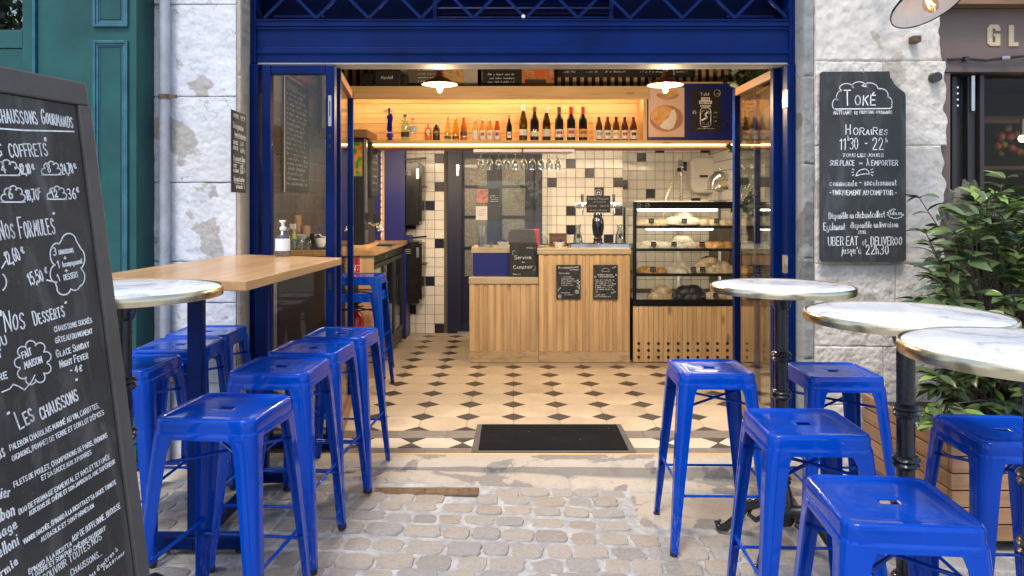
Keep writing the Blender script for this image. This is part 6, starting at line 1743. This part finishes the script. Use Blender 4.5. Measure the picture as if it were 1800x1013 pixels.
# ---------------------------------------------------------------- blue metal stools
def rsq(h, r, n=8):
    pts = []
    for cx, cy, a0 in ((h - r, h - r, 0), (-h + r, h - r, 90), (-h + r, -h + r, 180), (h - r, -h + r, 270)):
        pts += arc(cx, cy, r, r, a0, a0 + 90, n)
    return pts
def ring_loft(mb, rings):
    n = len(rings[0]); o = len(mb.v); V = [p for r in rings for p in r]
    mb.add(V, [(i * n + k, i * n + (k + 1) % n, (i + 1) * n + (k + 1) % n, (i + 1) * n + k) for i in range(len(rings) - 1) for k in range(n)])
SHH = .745
def make_stool():
    t = thing('stool', 'blue stool', 'stool', (0, 0, 0))
    N = 8
    def slot(a, b, z):
        out = []
        for (x_, y_) in rsq(.1, .03, N):
            an = math.atan2(y_, x_); c, s = math.cos(an), math.sin(an)
            e = 1 / (abs(c / a) ** 6 + abs(s / b) ** 6) ** (1 / 6)
            out.append((e * c, e * s, z))
        return out
    rings = []
    for h, r, z in ((.1594, .036, SHH - .050), (.1592, .036, SHH - .046), (.1588, .037, SHH - .012), (.1565, .037, SHH - .004), (.1520, .036, SHH), (.1475, .034, SHH), (.1445, .033, SHH - .0012), (.1425, .032, SHH - .0045), (.1395, .031, SHH - .0060), (.10, .028, SHH - .0062)):
        rings.append([(x_, y_, z) for x_, y_ in rsq(h, r, N)])
    for a, b, z in ((.052, .030, SHH - .0064), (.0405, .0185, SHH - .0068), (.0385, .0165, SHH - .0085), (.038, .016, SHH - .0095)): rings.append(slot(a, b, z))
    mb = MB(); ring_loft(mb, rings); s_ = mb.build('seat', stool_blue, t, True)
    mb = MB()
    rr_ = [[(x_, y_, z) for x_, y_ in rsq(h, r, N)] for h, r, z in ((.1575, .034, SHH - .040), (.1602, .036, SHH - .0405), (.1614, .0375, SHH - .043), (.1640, .038, SHH - .060), (.1640, .038, SHH - .063), (.1615, .036, SHH - .063), (.1595, .036, SHH - .052))]
    ring_loft(mb, rr_); mb.build('apron', stool_blue, t, True)
    legpos = []
    for k in range(4):
        a = k * math.pi / 2
        ca, sa = math.cos(a), math.sin(a)
        mb = MB(); nz_ = 16; rings = []
        for i in range(nz_ + 1):
            f = i / nz_
            z = (SHH - .048) * (1 - f) + .012 * f
            H_ = .1635 + (.210 - .1635) * f ** .92
            w = .036 * (1 - f) + .029 + (.012 * math.exp(-(f / .045) ** 2))
            rad = .036 * (1 - f) + .012 * f
            rad = min(rad, w * .8)
            outer = [(H_, H_ - w), (H_, H_ - rad)] + arc(H_ - rad, H_ - rad, rad, rad, 0, 90, 6)[1:-1] + [(H_ - rad, H_), (H_ - w, H_)]
            # rolled channel: draw the side flanges in a little
            th = .0045
            inner = [(H_ - w, H_ - th), (H_ - rad * 1.02, H_ - th), (H_ - th - rad * .3, H_ - th - rad * .3), (H_ - th, H_ - rad * 1.02), (H_ - th, H_ - w)]
            # crease beside the corner
            outer = [(x_ - (.0022 if 0 < q_ < 2 else 0), y_) for q_, (x_, y_) in enumerate(outer)]
            rings.append([(x_ * ca - y_ * sa, x_ * sa + y_ * ca, z) for x_, y_ in outer + inner])
        ring_loft(mb, rings)
        n = len(rings[0]); mb.f.append(tuple(range(n))[::-1]); mb.f.append(tuple(range(nz_ * n, (nz_ + 1) * n)))
        lg_ = mb.build('leg', stool_blue, t, True)
        c_ = .197
        px_, py_ = c_ * ca - c_ * sa, c_ * sa + c_ * ca
        MB().lathe([(.014, 0), (.016, .004), (.015, .020), (.001, .02)], (px_, py_, 0), 12).build('rubber_foot', rubber, lg_, True)
        # pressed dimple low on the leg
        zd = .20; ff = 1 - (zd - .012) / (SHH - .067); Hd = .1635 + .0465 * ff ** .92
        q0 = Vector((Hd - .012, Hd - .012, 0)); 
        legpos.append((ca, sa))
    def corner(k, inset, z):
        ca, sa = legpos[k % 4]; f = 1 - (z - .012) / (SHH - .067); c_ = .1635 + .0465 * max(0, f) ** .92 - inset
        return (c_ * ca - c_ * sa, c_ * sa + c_ * ca, z)
    for k, z in ((0, .245), (1, .295), (2, .245), (3, .295)):
        a, b = Vector(corner(k, .012, z)), Vector(corner(k + 1, .012, z))
        d = (b - a)
        MB().tube([a, a + d * .06, a + d * .10, a + d * .90, a + d * .94, b], [.009, .008, .0058, .0058, .008, .009], 8).build('foot_rail', stool_blue, t, True)
    for k in (0, 1):
        a, b = Vector(corner(k, .02, .600 + k * .012)), Vector(corner(k + 2, .02, .600 + k * .012))
        MB().tube([a, a.lerp(b, .5), b], .0058, 8).build('cross_brace', stool_blue, t, True)
    return t
proto = make_stool()
stools = [(-.915, 2.34, -6, 'blue metal stool nearest the menu board, at the front of its row', 0),
          (-.935, 2.95, -3, 'blue metal stool second in the row along the bar table', 0),
          (-.915, 3.34, -4, 'blue metal stool third in the row along the bar table', 0),
          (-.875, 3.735, -4, 'blue metal stool last in the row, nearest the side light', 0),
          (-1.55, 3.40, 3, 'blue metal stool behind the bar table post, against the pier', 0),
          (-1.575, 3.765, 2, 'blue metal stool tucked in the corner by the drainpipe', 0),
          (-1.575, 2.99, 0, 'blue metal stool partly hidden behind the menu board', 0),
          (-1.135, 5.52, 0, 'blue stool inside the shop, lower of the stacked pair', 0),
          (-1.135, 5.52, 0, 'blue stool inside the shop, on top of the stacked pair', .125),
          (.868, 3.20, -1, 'blue metal stool standing left of the slim table by the doorway', 0),
          (1.42, 3.22, -1, 'blue metal stool between the table column and the cream pier', 0),
          (.955, 2.385, -2, 'blue metal stool in the middle of the right group', 0),
          (.925, 1.79, -5, 'blue metal stool closest to the viewer at the bottom right', 0),
          (1.61, 2.385, -3, 'blue metal stool at the right edge in front of the planter', 0)]
for i, (x_, y_, rz, lab, dz) in enumerate(stools):
    o = proto if i == 0 else copy_tree(proto)
    o.location = (x_, y_, dz + (.002 + gz0(x_) * (1.25 if y_ < 2 else 1) if y_ < 3.9 else .001)); o.rotation_euler = (0, 0, math.radians(rz))
    tag(o, lab, 'stool', 'blue metal bar stools')

# ---------------------------------------------------------------- standing menu board
P0 = Vector((-.872, 1.85, 0))
U = Vector((.253, .967, 0)).normalized(); NH = Vector((U.y, -U.x, 0))
V_ = (Vector((0, 0, 1)) - NH * .153).normalized(); NN = U.cross(V_).normalized()
if NN.dot(NH) < 0: NN = -NN
ab = thing('menu_board', 'tall standing chalk menu board in a worn grey frame', 'menu board', P0)
def bp(u, v, n): return U * u + V_ * v + NN * n
def bpix(px, py, n=.0):
    """(u, v) on the board face for a place in the photograph"""
    d = Vector(((px - 900) / F, 1, -(py - HOR) / F)); o_ = Vector((0, 0, CAMZ)); q_ = P0 + NN * n
    s = (q_ - o_).dot(NN) / d.dot(NN); p = o_ + d * s - q_
    return p.dot(U), p.dot(V_)
BW, BH = .56, bpix(152, 189)[1]
def slabn(u0, u1, v0, v1, n0, n1): return MB().prism([(u0, v0), (u1, v0), (u1, v1), (u0, v1)], lambda u, v, t: bp(u, v, t), n0, n1)
ust = bpix(133, 192)[0]
slabn(ust, 0, 0, BH, -.02, .012).build('stile', board_frame, ab, bevel=.003)
slabn(-BW, -BW - ust, 0, BH, -.02, .012).build('stile', board_frame, ab, bevel=.003)
slabn(-BW - ust + .004, ust - .004, .12, BH - .001, -.014, .004).build('face', board_grey, ab, bevel=.001)
vt = bpix(150, 148)[1]
slabn(-BW + .004, -.004 + .0, BH + .001, vt, -.02, .010).build('head_rail', board_frame, ab, bevel=.004)
slabn(-BW - ust + .004, ust - .004, .04, .119, -.02, .010).build('foot_rail', board_frame, ab, bevel=.003)
# rear legs of the easel
for u in (-BW + .04, -.04):
    a = bp(u, BH - .05, -.03); b = U * u - NH * .62 + Vector((0, 0, 0.0)); b.z = .01
    MB().bar(a, b, .04, .022, U).build('rear_leg', board_frame, ab, bevel=.002)
ab_t = MB(); ab_f = lambda u, v: bp(u, v, .0052)
def wr(s, px0, py0, px1, py1, hpx, wpx=2.6, tgt_=None, **kw):
    """lettering whose baseline runs between two places of the board face"""
    u0, v0 = bpix(px0, py0); u1, v1 = bpix(px1, py1)
    uh, vh = bpix((px0 + px1) / 2, (py0 + py1) / 2 - hpx); um, vm = bpix((px0 + px1) / 2, (py0 + py1) / 2)
    size = vh - vm; L_ = math.hypot(u1 - u0, v1 - v0); an = math.atan2(v1 - v0, u1 - u0)
    write(ab_t if tgt_ is None else tgt_, ab_f, s, u0, v0, size, L_, wpx * 1.8 / F * .9, an, **kw)
def wl_(pts, wpx=2.6): ribbon(ab_t, [bpix(a, b) for a, b in pts], wpx * 1.8 / F * .9, ab_f)
wr('C~H~A~U~S~S~O~N~S', -8, 216, 66, 219, 30); wr('G~O~U~R~M~A~N~D~S', 71, 217, 128, 226, 24); wl_([(-30, 225), (40, 230), (127, 232)], 3)
wr('"NOS', -70, 277, 7, 276, 24); wr('COFFRETS', 15, 277, 84, 274, 21); wr('"', 81, 268, 88, 267, 22)
def box_cloud(cx, by, rx, ry, wpx=2.6):
    p = [(cx + (a - cx), 2 * by - b) for a, b in cloud(cx, by + ry * .08, rx * .74, ry * .66, 5, rx * .30, -4, 184)]
    wl_([(cx - rx, by)] + p[::-1] + [(cx + rx, by), (cx - rx, by)], wpx)
box_cloud(8, 309, 24, 27); wr('4', 1, 305, 11, 304, 15); wr('12,10', 34, 307, 53, 306, 17); wr('€', 54, 299, 59, 298, 9)
box_cloud(87, 308, 17, 25); wr('8', 82, 304, 89, 303, 13); wr('24,70', 107, 307, 128, 305, 17); wr('€', 128, 297, 133, 296, 8)
box_cloud(20, 356, 21, 30); wr('6', 13, 350, 22, 349, 16); wr('18,70', 44, 353, 68, 351, 18); wr('€', 63, 340, 70, 339, 8)
box_cloud(97, 351, 17, 24); wr('12', 89, 348, 102, 346, 12); wr('36', 118, 351, 133, 349, 17); wr('€', 132, 339, 138, 338, 8)
wr('"N~O~S', -6, 424, 27, 418, 33); wr('F~O~R~M~U~L~E~S', 33, 420, 97, 411, 36); wr('"', 94, 385, 100, 383, 10)
wr('12,60', 10, 466, 36, 456, 22); wr('€', 36, 447, 42, 444, 11)
wl_([(7, 460), (0, 472)])
wl_([(p[0], p[1]) for p in arc(-4, 497, 12, 16, 60, -60, 8)])
cl = []
for cx, cy, rx, ry, a0, a1 in ((118, 425, 13, 14, 170, 5), (136, 455, 10, 18, 70, -70), (135, 488, 11, 16, 60, -60), (128, 500, 10, 11, -20, -130), (109, 508, 12, 11, -30, -190), (96, 482, 11, 16, -100, -260), (97, 448, 12, 20, -110, -290)):
    cl += [(cx + rx * math.cos(math.radians(a0 + (a1 - a0) * i / 7)), cy - ry * math.sin(math.radians(a0 + (a1 - a0) * i / 7))) for i in range(8)]
wl_(cl + [cl[0]], 2.8)
wr('3', 91, 450, 99, 449, 13, 2.2); wr('CHAUSSONS', 101, 448, 127, 444, 7, 1.8); wr('+', 110, 459, 116, 458, 9, 2)
wr('1', 99, 472, 104, 471, 12, 2.2); wr('Accompagnement', 107, 470, 143, 463, 9, 1.7); wr('+', 112, 482, 119, 481, 10, 2); wr('1', 100, 495, 105, 493, 12, 2.2); wr('DESSERT', 110, 493, 136, 487, 9, 1.9)
wr('15,50', 50, 502, 76, 493, 20); wr('€', 76, 481, 81, 480, 10); wl_([(79, 493), (97, 497)])
wr('"N~O~S', 0, 585, 46, 577, 36); wr('D~E~S~S~E~R~T~S', 58, 572, 113, 555, 24); wr('"', 113, 542, 119, 540, 10)
wr('CHAUSSONS SUCRÉS', 93, 584, 160, 567, 8.5, 2); wr('GÂTEAU DU MOMENT', 95, 604, 161, 586, 8.5, 2); wr('G~L~A~C~E S~U~N~D~A~Y', 97, 629, 156, 609, 12, 2.2); wr('N~I~G~H~T F~E~V~E~R', 103, 647, 154, 629, 12, 2.2); wr('- 4€', 121, 657, 144, 652, 11, 2.2)
wr('DU', -8, 612, 12, 604, 15); wr('T', -6, 630, 4, 626, 13); wr('BIÈRE', -24, 676, 12, 664, 11)
wl_([(p[0], p[1]) for p in cloud(55, 638, 24, 30, 9, 9)], 2.4)
wr('FAIT', 37, 631, 55, 623, 12, 2.2); wr('MAISON', 41, 649, 73, 637, 12, 2.2)
wl_([(0, 690), (14, 684), (20, 676), (30, 680), (40, 686), (52, 672), (58, 660)], 2.2)
wr('"', 14, 735, 22, 729, 9, 3); wr('L~E~S', 32, 755, 62, 737, 32, 3); wr('CHAUSSONS', 70, 738, 137, 702, 21, 2.8); wr('"', 132, 678, 138, 675, 10)
lines = [('PALERON CHAROLAIS MARINÉ AU VIN, CAROTTES,', 15, 793, 172, 716, 12), ('OIGNONS, POMMES DE TERRE ET SON LOT D\'ÉPICES', 19, 811, 181, 728, 11),
         ('FILETS DE POULET, CHAMPIGNONS DE PARIS, OIGNONS', 22, 857, 187, 768, 11), ('ET SA SAUCE AUX 3 POIVRES', 71, 845, 159, 798, 10),
         ('DUO DE FROMAGE EMMENTAL ET RACLETTE FUMÉE', 31, 905, 191, 806, 11), ('AUX BOIS DE CHÊNE ET SON JAMBON BLANC SUPÉRIEUR', 49, 907, 200, 814, 9.5),
         ('VIANDE HACHÉE, ÉPINARD À LA RICOTTA ET SA SAUCE TOMATE', 39, 957, 202, 850, 10), ('AU BASILIC ET SON PARMESAN', 70, 953, 163, 891, 10),
         ('ÉPINARD À LA RICOTTA', 48, 1010, 124, 958, 10), ('AOP DE BUFFLONNE, BROUSSE', 125, 953, 210, 892, 13), ('LOZÈRE ET SON PUR CHÈVRE DU BERRY', 55, 1016, 184, 931, 10),
         ('DÉCOUVRIR TOUTES NOS', 60, 1034, 178, 946, 16), ('CHAUSSONS...', 122, 1013, 178, 975, 14), ('plus d\'autres à', 152, 1022, 206, 966, 11), ("l'intérieur", 180, 1003, 218, 972, 9)]
for s, a, b, c, d, h in lines: wr(s, a, b, c, d, h * .78, 1.55)
script_m = MB()
for s, a, b, c, d, h in (('Fermier', -30, 884, 16, 872, 18), ('Jambon', -30, 930, 25, 904, 22), ('Fromage', -40, 972, 30, 925, 18), ('Cannelloni', -46, 1008, 34, 955, 22), ('Gourmie', -30, 1040, 32, 988, 16), ('Charolais', -44, 830, 8, 800, 26)): wr(s, a, b, c, d, h, 2.6)
ab_t.build('writing', chalk, ab)
wl_ = None

# ---------------------------------------------------------------- trees across the lane, seen only as reflections
def tree(label, x_, y_, h, rad, seed):
    rr = random.Random(seed)
    t = thing('street_tree', label, 'tree', (x_, y_, -.018))
    MB().tube([(0, 0, 0), (.05, 0, h * .3), (-.04, .05, h * .6), (0, 0, h * .9)], [.16, .13, .09, .03], 10).build('trunk', bark, t, True)
    mb = MB()
    for k in range(5200):
        while True:
            p = Vector((rr.uniform(-1, 1), rr.uniform(-1, 1), rr.uniform(-1, 1)))
            if p.length < 1 and mnoise.noise(p * 2.3 + Vector((seed, 0, 0))) > -.12: break
        p = Vector((p.x * rad, p.y * rad, p.z * h * .36 + h * .60))
        a = Vector((rr.uniform(-1, 1), rr.uniform(-1, 1), rr.uniform(-1, 1))).normalized() * .10
        b = a.cross(Vector((rr.uniform(-1, 1), rr.uniform(-1, 1), rr.uniform(-1, 1)))).normalized() * .06
        mb.add([p - a, p + b, p + a, p - b], [(0, 1, 2, 3)])
    mb.build('crown', leaf_mat('tree_leaf_%d' % seed, (.05, .10, .02), (.10, .18, .03)), t)
tree('leafy street tree mirrored in the acrylic screen and the green window', 1.0, -6.5, 5.2, 1.7, 11)
tree('leafy street tree across the lane mirrored in the left glass', -8.8, -5.0, 6.4, 2.6, 12)
